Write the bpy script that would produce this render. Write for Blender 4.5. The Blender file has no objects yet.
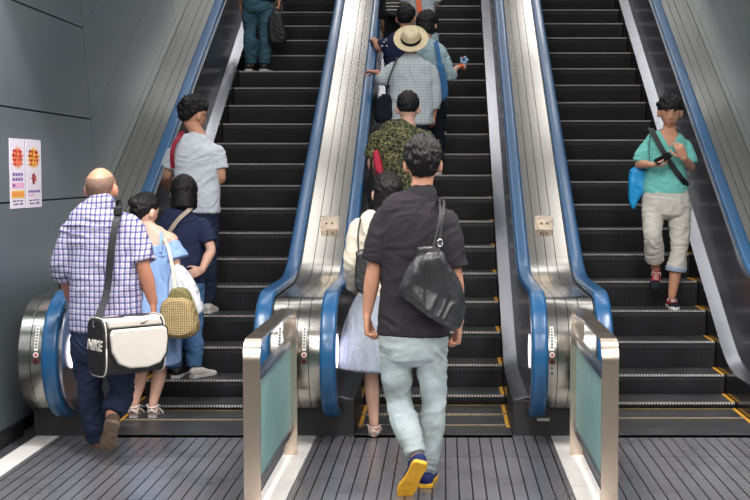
import bpy, bmesh, math, random
import numpy as np
from math import sin, cos, tan, pi, radians, atan, atan2, sqrt
from mathutils import Vector, Matrix, noise
random.seed(7)
C = bpy.context.scene.collection

# ------------------------------------------------------------------ camera
FPX = 1272.0; HC = 1.673; PX0 = 444.0; PITCH = atan(78.0/FPX)
cd = bpy.data.cameras.new('camera'); cam = bpy.data.objects.new('camera', cd); C.objects.link(cam)
cam.location = (0, 0, HC); cam.rotation_euler = (pi/2 - PITCH, 0, 0)
cd.sensor_fit = 'HORIZONTAL'; cd.sensor_width = 36.0; cd.lens = 36.0*FPX/750.0
cd.shift_x = (375.0-PX0)/750.0; cd.clip_start = .05; cd.clip_end = 200
bpy.context.scene.camera = cam

def P(px, py, Y):
    """world point seen at photo pixel px,py at ground distance Y"""
    a = (px-PX0)/FPX; b = (250.0-py)/FPX
    ry = cos(PITCH) + b*sin(PITCH); rz = -sin(PITCH) + b*cos(PITCH)
    t = Y/ry
    return Vector((a*t, Y, HC + rz*t))
def FY(py):
    """distance of the floor seen at row py"""
    b = (250.0-py)/FPX
    ry = cos(PITCH) + b*sin(PITCH); rz = -sin(PITCH) + b*cos(PITCH)
    return -HC/rz*ry

# ------------------------------------------------------------------ node materials
def lin(c):
    return tuple((v/12.92 if v <= .04045 else ((v+.055)/1.055)**2.4) for v in [x/255.0 for x in c]) + (1,)
MATS = {}
def newmat(name):
    m = bpy.data.materials.new(name); m.use_nodes = True
    nt = m.node_tree; b = nt.nodes['Principled BSDF']
    MATS[name] = m
    return m, nt, b
def node(nt, typ, **kw):
    n = nt.nodes.new(typ)
    for k, v in kw.items():
        if k.startswith('i_'): n.inputs[k[2:].replace('_', ' ')].default_value = v
        else: setattr(n, k, v)
    return n
def coords(nt, scale=(1,1,1), rot=(0,0,0), kind='Object'):
    tc = node(nt, 'ShaderNodeTexCoord'); mp = node(nt, 'ShaderNodeMapping')
    mp.inputs['Scale'].default_value = scale; mp.inputs['Rotation'].default_value = rot
    nt.links.new(tc.outputs[kind], mp.inputs[0]); return mp.outputs[0]
def ramp(nt, fac, stops, interp='LINEAR'):
    r = node(nt, 'ShaderNodeValToRGB'); r.color_ramp.interpolation = interp
    el = r.color_ramp.elements
    while len(el) < len(stops): el.new(.5)
    for e, (p, c) in zip(el, stops):
        e.position = p; e.color = c if len(c) == 4 else (*c, 1)
    nt.links.new(fac, r.inputs[0]); return r.outputs[0]
def plain(name, col, rough=.6, metal=0, var=.12, nscale=30, bump=0, bscale=60, bdist=.003, stretch=(1,1,1), spec=.5, emit=0, coat=0, sheen=0):
    m, nt, b = newmat(name)
    c = col if len(col) == 4 else lin(col)
    v = coords(nt, stretch)
    nz = node(nt, 'ShaderNodeTexNoise', i_Scale=nscale, i_Detail=4.0); nt.links.new(v, nz.inputs['Vector'])
    lo = tuple(x*(1-var) for x in c[:3]) + (1,); hi = tuple(min(1, x*(1+var)) for x in c[:3]) + (1,)
    nt.links.new(ramp(nt, nz.outputs['Fac'], [(.3, lo), (.7, hi)]), b.inputs['Base Color'])
    b.inputs['Roughness'].default_value = rough; b.inputs['Metallic'].default_value = metal
    b.inputs['Specular IOR Level'].default_value = spec
    b.inputs['Coat Weight'].default_value = coat; b.inputs['Coat Roughness'].default_value = .1
    if sheen: b.inputs['Sheen Weight'].default_value = sheen
    if bump:
        n2 = node(nt, 'ShaderNodeTexNoise', i_Scale=bscale, i_Detail=3.0); nt.links.new(v, n2.inputs['Vector'])
        bp = node(nt, 'ShaderNodeBump', i_Strength=bump, i_Distance=bdist); nt.links.new(n2.outputs['Fac'], bp.inputs['Height'])
        nt.links.new(bp.outputs[0], b.inputs['Normal'])
    if emit:
        b.inputs['Emission Color'].default_value = c; b.inputs['Emission Strength'].default_value = emit
    return m
def brushed(name, col, rough=.28, stretch=(4,1,160), metal=1.0, amp=.1, bump=.03):
    m, nt, b = newmat(name)
    c = col if len(col) == 4 else lin(col)
    v = coords(nt, stretch)
    nz = node(nt, 'ShaderNodeTexNoise', i_Scale=6.0, i_Detail=5.0); nt.links.new(v, nz.inputs['Vector'])
    lo = tuple(x*.88 for x in c[:3]) + (1,); hi = tuple(min(1, x*1.08) for x in c[:3]) + (1,)
    nt.links.new(ramp(nt, nz.outputs['Fac'], [(.3, lo), (.7, hi)]), b.inputs['Base Color'])
    mr = node(nt, 'ShaderNodeMapRange'); mr.inputs['To Min'].default_value = rough-amp/2; mr.inputs['To Max'].default_value = rough+amp/2
    nt.links.new(nz.outputs['Fac'], mr.inputs[0]); nt.links.new(mr.outputs[0], b.inputs['Roughness'])
    b.inputs['Metallic'].default_value = metal
    bp = node(nt, 'ShaderNodeBump', i_Strength=bump, i_Distance=.001); nt.links.new(nz.outputs['Fac'], bp.inputs['Height'])
    nt.links.new(bp.outputs[0], b.inputs['Normal'])
    return m
def striped(name, base, line, period, axis=0, duty=.3, rough=.5, metal=0, bump=.4, bdist=.002, offset=0, var=.2, nsc=5, spec=.5):
    """fine parallel grooves at a real spacing along one axis"""
    m, nt, b = newmat(name)
    tc = node(nt, 'ShaderNodeTexCoord'); sp = node(nt, 'ShaderNodeSeparateXYZ'); nt.links.new(tc.outputs['Object'], sp.inputs[0])
    ad = node(nt, 'ShaderNodeMath', operation='ADD'); ad.inputs[1].default_value = offset+100*period; nt.links.new(sp.outputs[axis], ad.inputs[0])
    dv = node(nt, 'ShaderNodeMath', operation='DIVIDE'); dv.inputs[1].default_value = period; nt.links.new(ad.outputs[0], dv.inputs[0])
    fr = node(nt, 'ShaderNodeMath', operation='FRACT'); nt.links.new(dv.outputs[0], fr.inputs[0])
    gt = node(nt, 'ShaderNodeMath', operation='GREATER_THAN'); gt.inputs[1].default_value = duty; nt.links.new(fr.outputs[0], gt.inputs[0])
    nz = node(nt, 'ShaderNodeTexNoise', i_Scale=float(nsc), i_Detail=6.0); nt.links.new(tc.outputs['Object'], nz.inputs['Vector'])
    cb = ramp(nt, nz.outputs['Fac'], [(.3, tuple(x*(1-var) for x in lin(base)[:3])), (.7, tuple(x*(1+var) for x in lin(base)[:3]))])
    mx = node(nt, 'ShaderNodeMix', data_type='RGBA'); nt.links.new(gt.outputs[0], mx.inputs[0])
    mx.inputs[6].default_value = lin(line); nt.links.new(cb, mx.inputs[7])
    nt.links.new(mx.outputs[2], b.inputs['Base Color'])
    mr = node(nt, 'ShaderNodeMapRange'); mr.inputs['To Min'].default_value = max(.05, rough-.12); mr.inputs['To Max'].default_value = rough+.12
    nt.links.new(nz.outputs['Fac'], mr.inputs[0]); nt.links.new(mr.outputs[0], b.inputs['Roughness'])
    b.inputs['Metallic'].default_value = metal; b.inputs['Specular IOR Level'].default_value = spec
    bp = node(nt, 'ShaderNodeBump', i_Strength=bump, i_Distance=bdist); nt.links.new(gt.outputs[0], bp.inputs['Height'])
    nt.links.new(bp.outputs[0], b.inputs['Normal'])
    return m

M_wall = brushed('wall_panel_metal', (132,141,145), rough=.34, stretch=(1,30,3), metal=.6, amp=.08, bump=.02)
M_gap = plain('dark_gap', (22,22,24), .7)
M_steel = plain('brushed_steel', (146,144,139), .19, metal=1, var=.03, nscale=5)
M_steelb = brushed('brushed_steel_barrier', (214,198,180), rough=.24, stretch=(3,3,120), amp=.1)
M_chrome = plain('polished_steel', (150,151,158), .27, metal=1, var=.04, nscale=4)
M_panel = brushed('dark_mirror_steel', (92,92,98), rough=.2, stretch=(2,4,4), amp=.06, bump=.01, metal=.45)
M_skirt = plain('black_skirt', (30,30,33), .18, metal=.3, var=.2, nscale=8)
M_box = plain('dark_speckled_box', (42,41,43), .45, var=.5, nscale=220)
M_rubber = plain('blue_handrail_rubber', (22,80,124), .3, var=.06, nscale=6, coat=.25, spec=.45)
M_rubberd = plain('handrail_inlet_black', (18,18,20), .4)
M_riser = striped('step_cleat_black', (52,52,55), (9,9,10), .0105, 0, .42, rough=.5, bump=.5, var=.35, nsc=4, spec=.3)
M_tread = striped('step_tread_toplit', (88,88,90), (16,16,17), .0105, 0, .42, rough=.42, bump=.5, var=.3, nsc=5, metal=.3)  # treads coloured lighter than risers, light from above put into the colour
M_nose = striped('step_nosing_metal', (196,193,190), (92,92,92), .021, 0, .45, rough=.35, bump=.3, var=.2)
M_yline = plain('worn_yellow_line', (138,116,66), .6, var=.3, nscale=40)
M_yellow = plain('yellow_marking', (206,150,44), .6, var=.25, nscale=60)
M_plate = striped('landing_plate_grooved', (140,139,144), (34,34,35), .0705, 0, .12, rough=.30, metal=.6, bump=0, var=.08, nsc=3)
M_comb = striped('comb_plate_metal', (150,150,152), (60,60,62), .0105, 0, .45, rough=.35, metal=.8, bump=.4, var=.1)
M_tile = plain('white_floor_tile', (232,226,220), .32, var=.05, nscale=5)
M_floor = plain('dark_floor_tile', (70,70,72), .35, var=.15, nscale=4)
M_base = plain('black_baseboard', (24,24,26), .3)
M_frost = newmat('frosted_glass')[0]
_b = M_frost.node_tree.nodes['Principled BSDF']
_v = coords(M_frost.node_tree, (1,1,1)); _n = node(M_frost.node_tree, 'ShaderNodeTexNoise', i_Scale=14.0, i_Detail=4.0); M_frost.node_tree.links.new(_v, _n.inputs['Vector'])
M_frost.node_tree.links.new(ramp(M_frost.node_tree, _n.outputs['Fac'], [(.3, lin((150,192,188))), (.7, lin((170,208,203)))]), _b.inputs['Base Color'])
_b.inputs['Transmission Weight'].default_value = .3; _b.inputs['Roughness'].default_value = .32; _b.inputs['IOR'].default_value = 1.2
M_label = plain('white_label', (226,222,216), .5, var=.05)
M_red = plain('red_button', (190,40,44), .3)
M_darkred = plain('dark_red_button', (96,20,28), .3)
M_black = plain('black_ink', (20,20,22), .5)
M_lamp = plain('newel_lamp_glow', (240,232,255), .3, var=0, emit=1.7)

# ------------------------------------------------------------------ objects
def link(name, me, mat=None, parent=None, smooth=False):
    o = bpy.data.objects.new(name, me); C.objects.link(o)
    if mat is not None:
        for mm in (mat if isinstance(mat, (list, tuple)) else [mat]): me.materials.append(mm)
    if smooth: me.shade_smooth()
    if parent is not None: o.parent = parent
    return o
def mesh(name, V, F, mat=None, parent=None, smooth=False, mi=None):
    me = bpy.data.meshes.new(name); me.from_pydata([tuple(v) for v in V], [], F)
    off = Vector((0,0,0)); q = parent
    while q is not None: off += q.location; q = q.parent
    if off.length > 0: me.transform(Matrix.Translation(-off))
    bm = bmesh.new(); bm.from_mesh(me); bmesh.ops.recalc_face_normals(bm, faces=bm.faces); bm.to_mesh(me); bm.free()
    o = link(name, me, mat, parent, smooth)
    if mi: me.polygons.foreach_set('material_index', mi)
    return o
def empty(name, loc, label, cat, group=None):
    o = bpy.data.objects.new(name, None); C.objects.link(o); o.location = loc; o.empty_display_size = .1
    tag(o, label, cat, group); return o
def tag(o, label=None, cat=None, group=None, kind=None):
    if label: o['label'] = label
    if cat: o['category'] = cat
    if group: o['group'] = group
    if kind: o['kind'] = kind
    return o
class MB:
    def __init__(s): s.V = []; s.F = []
    def add(s, V, F):
        n = len(s.V); s.V += [tuple(v) for v in V]; s.F += [tuple(i+n for i in f) for f in F]
    def box(s, a, b):
        x0,y0,z0 = a; x1,y1,z1 = b
        s.add([(x0,y0,z0),(x1,y0,z0),(x1,y1,z0),(x0,y1,z0),(x0,y0,z1),(x1,y0,z1),(x1,y1,z1),(x0,y1,z1)],
              [(0,3,2,1),(4,5,6,7),(0,1,5,4),(1,2,6,5),(2,3,7,6),(3,0,4,7)])
    def prism_x(s, poly, x0, x1):
        """poly: list of (Y,Z), extruded in X"""
        n = len(poly)
        V = [(x0,y,z) for y,z in poly] + [(x1,y,z) for y,z in poly]
        F = [tuple(range(n))[::-1], tuple(range(n, 2*n))] + [(i,(i+1)%n,n+(i+1)%n,n+i) for i in range(n)]
        s.add(V, F)
    def band_x(s, top, bot, x0, x1):
        """solid between two matched polylines of (Y,Z)"""
        n = len(top)
        V = [(x0,*p) for p in top]+[(x0,*p) for p in bot]+[(x1,*p) for p in top]+[(x1,*p) for p in bot]
        F = []
        for i in range(n-1):
            F += [(i,i+1,n+i+1,n+i), (2*n+i,3*n+i,3*n+i+1,2*n+i+1), (i,2*n+i,2*n+i+1,i+1), (n+i,n+i+1,3*n+i+1,3*n+i)]
        F += [(0,n,3*n,2*n), (n-1,3*n-1,4*n-1,2*n-1)]
        s.add(V, F)
    def sweep(s, prof, path, cap=True, closed=True):
        """prof: (x, n) points; path: (Y,Z) with normals from the left-hand side"""
        N = len(path); m = len(prof); V = []
        for i,(y,z) in enumerate(path):
            a = path[max(0,i-1)]; b = path[min(N-1,i+1)]
            ty, tz = b[0]-a[0], b[1]-a[1]; l = sqrt(ty*ty+tz*tz) or 1; ty/=l; tz/=l
            ny, nz = tz, -ty         # path runs towards -Y, normal points up / outward
            for (x,n) in prof: V.append((x, y+ny*n, z+nz*n))
        F = []
        for i in range(N-1):
            for j in range(m if closed else m-1):
                k = (j+1) % m; F.append((i*m+j, i*m+k, (i+1)*m+k, (i+1)*m+j))
        if cap and closed: F += [tuple(range(m)), tuple(range((N-1)*m, N*m))[::-1]]
        s.add(V, F)
    def cyl(s, c, r, h, axis='Y', n=24, r2=None):
        r2 = r if r2 is None else r2; V = []
        for (t, rr) in ((0, r), (h, r2)):
            for i in range(n):
                a = 2*pi*i/n; u, v = rr*cos(a), rr*sin(a)
                V.append({'X':(c[0]+t,c[1]+u,c[2]+v),'Y':(c[0]+u,c[1]+t,c[2]+v),'Z':(c[0]+u,c[1]+v,c[2]+t)}[axis])
        F = [tuple(range(n)), tuple(range(n,2*n))[::-1]] + [(i,(i+1)%n,n+(i+1)%n,n+i) for i in range(n)]
        s.add(V, F)
    def tube(s, pts, rad, n=10):
        rad = rad if isinstance(rad, (list,tuple)) else [rad]*len(pts)
        pts = [Vector(p) for p in pts]; ref = None; V = []
        for i,p in enumerate(pts):
            t = (pts[min(i+1,len(pts)-1)]-pts[max(i-1,0)]).normalized()
            if ref is None: ref = Vector((0,0,1)) if abs(t.z) < .9 else Vector((1,0,0))
            u = t.cross(ref).normalized(); w = u.cross(t).normalized(); ref = w
            for k in range(n):
                a = 2*pi*k/n; V.append(p + (u*cos(a)+w*sin(a))*rad[i])
        F = [(i*n+k, i*n+(k+1)%n, (i+1)*n+(k+1)%n, (i+1)*n+k) for i in range(len(pts)-1) for k in range(n)]
        F += [tuple(range(n)), tuple(range((len(pts)-1)*n, len(pts)*n))]
        s.add(V, F)
    def build(s, name, mat, parent=None, smooth=False, bevel=0):
        o = mesh(name, s.V, s.F, mat, parent, smooth)
        if bevel:
            md = o.modifiers.new('bevel', 'BEVEL'); md.width = bevel; md.segments = 2; md.limit_method = 'ANGLE'
        return o
def smooth_angle(o, ang=35):
    bm = bmesh.new(); bm.from_mesh(o.data)
    for f in bm.faces: f.smooth = True
    for e in bm.edges: e.smooth = e.calc_face_angle(0) < radians(ang)
    bm.to_mesh(o.data); bm.free()

# ------------------------------------------------------------------ escalator geometry constants
CX = [-1.696, -.066, 1.564]          # escalator centres
YC = 8.0                             # front of the comb
T, R = .3465, .2; Y0 = 9.62; Z0 = .386; SL = tan(radians(30))
KTOP = 27
def nose_line(Y, g): return Z0 + SL*(Y-Y0) + g
def bend_path(g, zflat, yend, ytop=None, rad=1.1, n=12):
    """polyline from the top down: slope at height g above the noses, arc, then level at zflat to yend"""
    ytop = ytop if ytop is not None else Y0+T*KTOP
    yi = Y0 + (zflat-Z0-g)/SL                       # corner
    L = rad*tan(radians(15))
    pts = [(ytop, nose_line(ytop, g))]
    for i in range(1, 8):
        y = ytop + (yi+L*cos(radians(30))-ytop)*i/8.0; pts.append((y, nose_line(y, g)))
    cyy = yi - L; cz = zflat + rad                  # arc centre above the level part
    for i in range(n+1):
        a = radians(30)*(1-i/n); pts.append((cyy + rad*sin(a), cz - rad*cos(a)))
    pts.append(((cyy+yend)/2, zflat)); pts.append((yend, zflat))
    return pts
NEWC = (7.90, .545); NEWR = .375
def rail_path(off=0):
    p = bend_path(.86+off*1.1547*0, .92+off, NEWC[0]+.02) if off == 0 else bend_path(.86+off, .92+off, NEWC[0]+.02)
    r = NEWR+off
    for i in range(0, 33):
        a = radians(90 + 180*i/32); p.append((NEWC[0]+r*cos(a), NEWC[1]+r*sin(a)))
    return p
def step_z(k):
    if k >= -.5: return Z0+R*k
    return float(np.interp(k, [-3, -2.5, -2, -1.5, -1, -.5], [0, .012, .043, .10, .186, .286]))
PHASE = [-.17, .30, 0.]
def tread(i, k, back=.16):
    """(Y, Z) of a standing spot on step k of escalator i"""
    kk = k+PHASE[i]; return Y0+T*kk+back, step_z(kk)+.002

def rounded(w, h, n=5, r=None, cx=0, cn=0):
    r = r or min(w,h)*.45; out = []
    for (sx,sy,a0) in ((1,1,0),(-1,1,90),(-1,-1,180),(1,-1,270)):
        for i in range(n+1):
            a = radians(a0+90*i/n); out.append((cx+sx*(w/2-r)+r*cos(a), cn+sy*(h/2-r)+r*sin(a)))
    return out

def make_escalator(i, label):
    cx = CX[i]
    root = empty('escalator', (cx, YC, 0), label, 'escalator', None)
    # steps
    base_step = None
    for k0 in range(-5 if PHASE[i] > 0 else -4, KTOP+1):
        k = k0+PHASE[i]; y = Y0+T*k; z = step_z(k) - (.0005 if k0 == -5 else 0)
        drop = step_z(k)-step_z(k-1)+.03
        prof = [(y+.012, z)]
        if k >= -2.9:
            for j in range(1, 7): prof.append((y + .004 + .028*(j/6)**1.5, z-.012-(drop-.012)*j/6))
            prof += [(y+T+.03, z-drop)]
        else:
            prof += [(y+.0, z-.05), (y+T+.0, z-.05)]
        prof += [(y+T+.002, z-.004), (y+T-.004, z)]
        m = MB(); n = len(prof); x0, x1 = cx-.5, cx+.5
        m.prism_x(prof, x0, x1)
        st = m.build('step', [M_riser, M_tread], root)
        me = st.data
        for p in me.polygons:
            if p.normal.z > .8: p.material_index = 1
        m = MB(); m.box((x0+.004, y-.004, z-.012), (x1-.004, y+.014, z+.0015)); m.build('nosing_edge', M_nose, st)
        m = MB(); m.box((x0+.001, y+.02, z-.001), (x0+.026, y+T-.005, z+.003)); m.build('yellow_border', M_yellow, st)
        m = MB(); m.box((x1-.026, y+.02, z-.001), (x1-.001, y+T-.005, z+.003)); m.build('yellow_border', M_yellow, st)
        m = MB()
        if k < -2.6: m.box((x0+.02, y+T-.024, z-.001), (x1-.02, y+T-.009, z+.003))
        if m.V: m.build('yellow_line', M_yline, st)
    # comb plate and landing plate
    m = MB(); m.box((cx-.50, YC-.09, .0), (cx+.50, YC+.235, .006)); m.build('comb_plate', M_comb if False else M_tread, root)
    m = MB(); m.box((cx-.5, YC-.012, .006), (cx+.5, YC+.004, .010)); m.build('comb_edge', M_comb, root)
    for y in (YC+.11, YC+.225):
        pass
    pl = MB()
    ys = [YC-.012, FY(457.5), FY(479.8), FY(479.8)-.62, FY(479.8)-1.24, FY(479.8)-1.9]
    for a, b in zip(ys[:-1], ys[1:]): pl.box((cx-.735, b+.003, -.02), (cx+.735, a-.003, .006))
    pl.build('landing_plate', M_plate, root)
    # skirts, inner decks, panels, handrails
    top_in = bend_path(.10, .235, YC-.02); low = bend_path(-.35, -.05, YC-.02)
    top_out = bend_path(.135, .262, YC-.02)
    for s in (-1, 1):
        ho = {(0,-1):.655, (0,1):.606, (1,-1):.628, (1,1):.640, (2,-1):.601, (2,1):.655}[(i, s)]
        m = MB(); m.band_x(top_in, low, cx+s*.506, cx+s*.520); m.build('skirt_panel', M_skirt, root)
        m = MB(); n = len(top_in)
        V = [(cx+s*.503, *p) for p in top_in]+[(cx+s*.600, *p) for p in top_out]+[(cx+s*.503, p[0], p[1]-.012) for p in top_in]+[(cx+s*.600, p[0], p[1]-.012) for p in top_out]
        F = []
        for q in range(n-1): F += [(q,q+1,n+q+1,n+q),(2*n+q,3*n+q,3*n+q+1,2*n+q+1),(q,2*n+q,2*n+q+1,q+1),(n+q,n+q+1,3*n+q+1,3*n+q)]
        F += [(0,n,3*n,2*n),(n-1,3*n-1,4*n-1,2*n-1)]
        m.add(V, F); o = m.build('inner_deck', M_chrome, root); smooth_angle(o)
        # balustrade panel with the round newel end
        up = rail_path(-.035); 
        slope = [p for p in up[:len(up)-33]]
        lowp = bend_path(.15, .265, NEWC[0]+.02)
        m = MB(); m.band_x(slope, lowp, cx+s*.596, cx+s*.606)
        disc = [(NEWC[0]+.02, NEWC[1]+NEWR-.035)] + up[len(up)-33:] + [(NEWC[0]+.02, NEWC[1]-NEWR+.035)]
        m.prism_x(disc, cx+s*.596, cx+s*.606)
        o = m.build('balustrade_panel', M_panel, root)
        # trim under handrail
        m = MB(); m.sweep([(cx+s*.588, -.045), (cx+s*.588, -.012), (cx+s*(ho+.04), -.012), (cx+s*(ho+.04), -.045)], rail_path(0)); o = m.build('handrail_guide', M_chrome, root); smooth_angle(o)
        m = MB(); m.sweep(rounded(.098, .046, cx=cx+s*ho, r=.02), rail_path(0)+[(NEWC[0]+.12, NEWC[1]-NEWR+.005)]); o = m.build('handrail', M_rubber, root); smooth_angle(o, 50)
        m = MB(); m.sweep(rounded(.11, .075, cx=cx+s*ho, r=.02), [(NEWC[0]+.005, NEWC[1]-NEWR-.002), (NEWC[0]+.10, NEWC[1]-NEWR+.002)]); o = m.build('handrail_inlet', M_rubberd, root); smooth_angle(o, 50)
        m = MB(); m.cyl((cx+s*.592 - (0 if s<0 else .002), NEWC[0]-.13, NEWC[1]+.03), .105, .002, 'X', 32); m.build('newel_lamp', M_lamp, root)
    return root
ESC = [make_escalator(0, 'left escalator, going up beside the grey wall with the two posters'),
       make_escalator(1, 'middle escalator, carrying the line of people behind the man in the black polo'),
       make_escalator(2, 'right escalator, with only the man in the turquoise shirt coming down')]

def divider(x0, x1, label, name='escalator_divider', joints=(), box=None, cat='divider', wallside=99):
    """steel deck between two handrails, rolled over the newel, with a dark box at its foot"""
    root = empty(name, ((x0+x1)/2, YC, 0), label, cat)
    path = rail_path(-.02)
    xs = [x0] + list(joints) + [x1]; m = MB()
    for a, b in zip(xs[:-1], xs[1:]):
        g = .0015
        if abs((a+b)/2-wallside) < .10:
            pa = path[:20]; m.sweep([(a+g, -.02), (a+g, -.001), (a+g+.001, 0), (b-g-.001, 0), (b-g, -.001), (b-g, -.02)], pa); m.box((a+g, pa[-1][0], 0), (b-g, pa[-1][0]+.02, pa[-1][1]-.003)); continue
        m.sweep([(a+g, -.02), (a+g, -.001), (a+g+.001, 0), (b-g-.001, 0), (b-g, -.001), (b-g, -.02)], path[:-2])
    o = m.build('deck_cover', M_steel, root); smooth_angle(o)
    bx_ = [v for v in (x0, *joints, x1) if abs(v-wallside) > .08] if wallside != 99 else [x0, x1]; q0, q1 = min(bx_), max(bx_)
    m = MB(); m.sweep([(q0+.002, -.03), (q0+.002, -.006), (q1-.002, -.006), (q1-.002, -.03)], path[:-2]); m.build('deck_backing', M_gap, root)
    bx0, bx1 = box
    m = MB(); m.box((bx0, YC-.03, 0), (bx1, YC+.75, .235)); o = m.build('newel_box', M_box, root, bevel=.004)
    return root, path
CG = [(CX[0]+CX[1])/2, (CX[1]+CX[2])/2]
def newel_labels(root, x, path, extra=True):
    # strip notice and two round buttons on the curved face
    def at(ang, off=.002): a = radians(ang); r = NEWR-.02+off; return (NEWC[0]+r*cos(a), NEWC[1]+r*sin(a))
    def patch(x0, x1, a0, a1, name, mat, off=.002, n=6):
        pts = [at(a0+(a1-a0)*i/n, off) for i in range(n+1)]
        m = MB(); m.sweep([(x0, -.001), (x0, .001), (x1, .001), (x1, -.001)], pts); return m.build(name, mat, root)
    lb = patch(x-.011, x+.011, 146, 170, 'notice_strip', M_label)
    for j in range(7):
        a = 148+3*j; p = [at(a, .004), at(a+1.6, .004)]
        m = MB(); m.sweep([(x-.006, 0), (x-.006, .001), (x+.006, .001), (x+.006, 0)], p); m.build('notice_character', M_black, lb)
    def button(ang, r, mat, name, dot=None):
        y, z = at(ang, 0); a = radians(ang); ny, nz = cos(a), sin(a)
        V = []; n = 20
        for t in (0, .006):
            for i in range(n):
                q = 2*pi*i/n; V.append((x+r*cos(q), y+ny*t-nz*r*sin(q), z+nz*t+ny*r*sin(q)))
        F = [tuple(range(n)), tuple(range(n,2*n))[::-1]]+[(i,(i+1)%n,n+(i+1)%n,n+i) for i in range(n)]
        b = mesh(name, V, F, mat, root)
        if dot:
            V = []
            for t in (.006, .0085):
                for i in range(n):
                    q = 2*pi*i/n; V.append((x+r*.55*cos(q), y+ny*t-nz*r*.55*sin(q), z+nz*t+ny*r*.55*sin(q)))
            mesh('button_face', V, F, dot, b)
    button(174, .016, M_label, 'emergency_sign', M_red)
    button(180.5, .017, M_darkred, 'stop_button', M_black)
    if extra:
        button(187, .009, M_chrome, 'key_switch', M_black); button(192.5, .009, M_chrome, 'key_switch', M_black)

def deck_sign(root, x):
    # small steel switch box with two dots standing on the sloping deck
    Yb = 9.64; zb = nose_line(Yb, .86-.02)
    V = []; w = .068
    m = MB()
    a = radians(30)
    def W(x_, u, v): return (x_, Yb + u*cos(a) - v*sin(a), zb + u*sin(a) + v*cos(a))
    pts = [(-w,0),(w,0)]
    V = [W(x-w,0,0),W(x+w,0,0),W(x+w,.09,0),W(x-w,.09,0),W(x-w,.03,.075),W(x+w,.03,.075),W(x+w,.10,.06),W(x-w,.10,.06)]
    F = [(0,3,2,1),(4,5,6,7),(0,1,5,4),(1,2,6,5),(2,3,7,6),(3,0,4,7)]
    b = mesh('switch_box', V, F, M_steelb, root)
    for s in (-.022, .022):
        f = [Vector(W(x+s,0,0)).lerp(Vector(W(x+s,.03,.075)), t) for t in (.58,)][0]
        nrm = Vector((0, -.93, -.0)).normalized()
        mm = MB(); mm.cyl((x+s, f.y-.006, f.z), .008, .01, 'Y', 12); mm.build('dot', M_darkred, b)

for gi, (lab) in enumerate(['steel divider with switch box and rolled newel end between the left and middle escalators',
                            'steel divider with switch box and rolled newel end between the middle and right escalators']):
    c = CG[gi]
    r, pth = divider(c-(.158, .126)[gi], c+(.139, .163)[gi], lab, joints=(c-.07, c, c+.07), box=(c-.312, c+.312))
    newel_labels(r, c-.103+.0, pth, gi == 1); newel_labels(r, c+.045, pth, False) if gi == 0 else newel_labels(r, c+.035, pth, False)
    deck_sign(r, c+.012)
    if gi == 1:
        m = MB(); m.box((c-.16, YC-.033, .10), (c-.08, YC-.03, .118)); m.build('box_nameplate', M_label, r)
r, pth = divider(CX[0]-.984, CX[0]-.700, 'steel side deck and newel end between the left escalator and the grey wall', 'side_deck', joints=(CX[0]-.85, CX[0]-.779), box=(CX[0]-.90, CX[0]-.515), cat='side deck', wallside=CX[0]-.93)
newel_labels(r, CX[0]-.742, pth, False)
r, pth = divider(CX[2]+.700, CX[2]+.984, 'steel side deck between the right escalator and the right wall', 'side_deck', joints=(CX[2]+.779, CX[2]+.85), box=(CX[2]+.515, CX[2]+.90), cat='side deck', wallside=CX[2]+.93)

# ------------------------------------------------------------------ walls with real panel joints
WXL, WXR = CX[0]-.986, CX[2]+.986
YS, ZS = 9.70, 2.08                                   # where level panels meet sloping ones
def wall(xw, side, name):
    sd = 1 if side == 'right' else -1
    x0, x1 = xw, xw+sd*.03
    back = MB(); back.box((min(x1, x1+sd*.1), -4, -.3), (max(x1, x1+sd*.1), 26, 16)); 
    root = back.build(name, M_gap); tag(root, kind='structure')
    m = MB(); g = .0055
    gs = [-.6, .96, 1.64, 2.41, 3.6, 5.0, 6.6]
    def seam(gv):                                     # point on the leaning seam at panel line gv
        # seam through (YS,ZS) leaning 15 degrees back
        # Z = nose(Y,gv) and Y = YS - tan15*(Z-ZS)
        t = tan(radians(15)); Y = (YS - t*(Z0 - SL*Y0 + gv - ZS))/(1+t*SL); return (Y, nose_line(Y, gv))
    L = 3.21; u = (cos(radians(30)), sin(radians(30)))
    for a, b in zip(gs[:-1], gs[1:]):
        pa, pb = seam(a), seam(b); za = pa[1] if a > 0 else .1
        # level panels before the seam
        if pb[1] > .15:
            yprev = -4
            for yq in (-1.0, 2.6, 6.1, None):
                if yq is None: poly = [(yprev+g, max(za,.1)+g), (pa[0]-g, max(za,.1)+g) if a > 0 else (pb[0]+(pb[1]-.1)*.268-g, .1+g), (pb[0]-g, pb[1]-g), (yprev+g, pb[1]-g)]
                else: poly = [(yprev+g, max(za,.1)+g), (yq-g, max(za,.1)+g), (yq-g, pb[1]-g), (yprev+g, pb[1]-g)]; 
                m.prism_x(poly, x0, x1); yprev = yq
        # sloping panels beyond it, cut square to the slope
        A, B = pa, pb
        for q in range(6):
            # joint lines perpendicular to the slope through the point L*(q+1) past the seam on line .96
            base = seam(1.64); s0 = (base[0]+u[0]*L*(q+1), base[1]+u[1]*L*(q+1))
            def onl(gv):
                d = (gv-1.64)*cos(radians(30)); return (s0[0]-sin(radians(30))*d, s0[1]+cos(radians(30))*d)
            NA, NB = onl(a), onl(b)
            m.prism_x([(A[0]+g, A[1]+g), (NA[0]-g, NA[1]+g*.4), (NB[0]-g, NB[1]-g), (B[0]+g, B[1]-g*.4)], x0, x1)
            A, B = NA, NB
    w = m.build('wall_panels', M_wall, root)
    return root
wall(WXL, 'left', 'wall_left'); wall(WXR, 'right', 'wall_right')
m = MB(); m.box((WXL-.0, -4, 0), (WXL+.02, 7.97, .10)); tag(m.build('baseboard_left', M_base), kind='structure')
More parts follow.
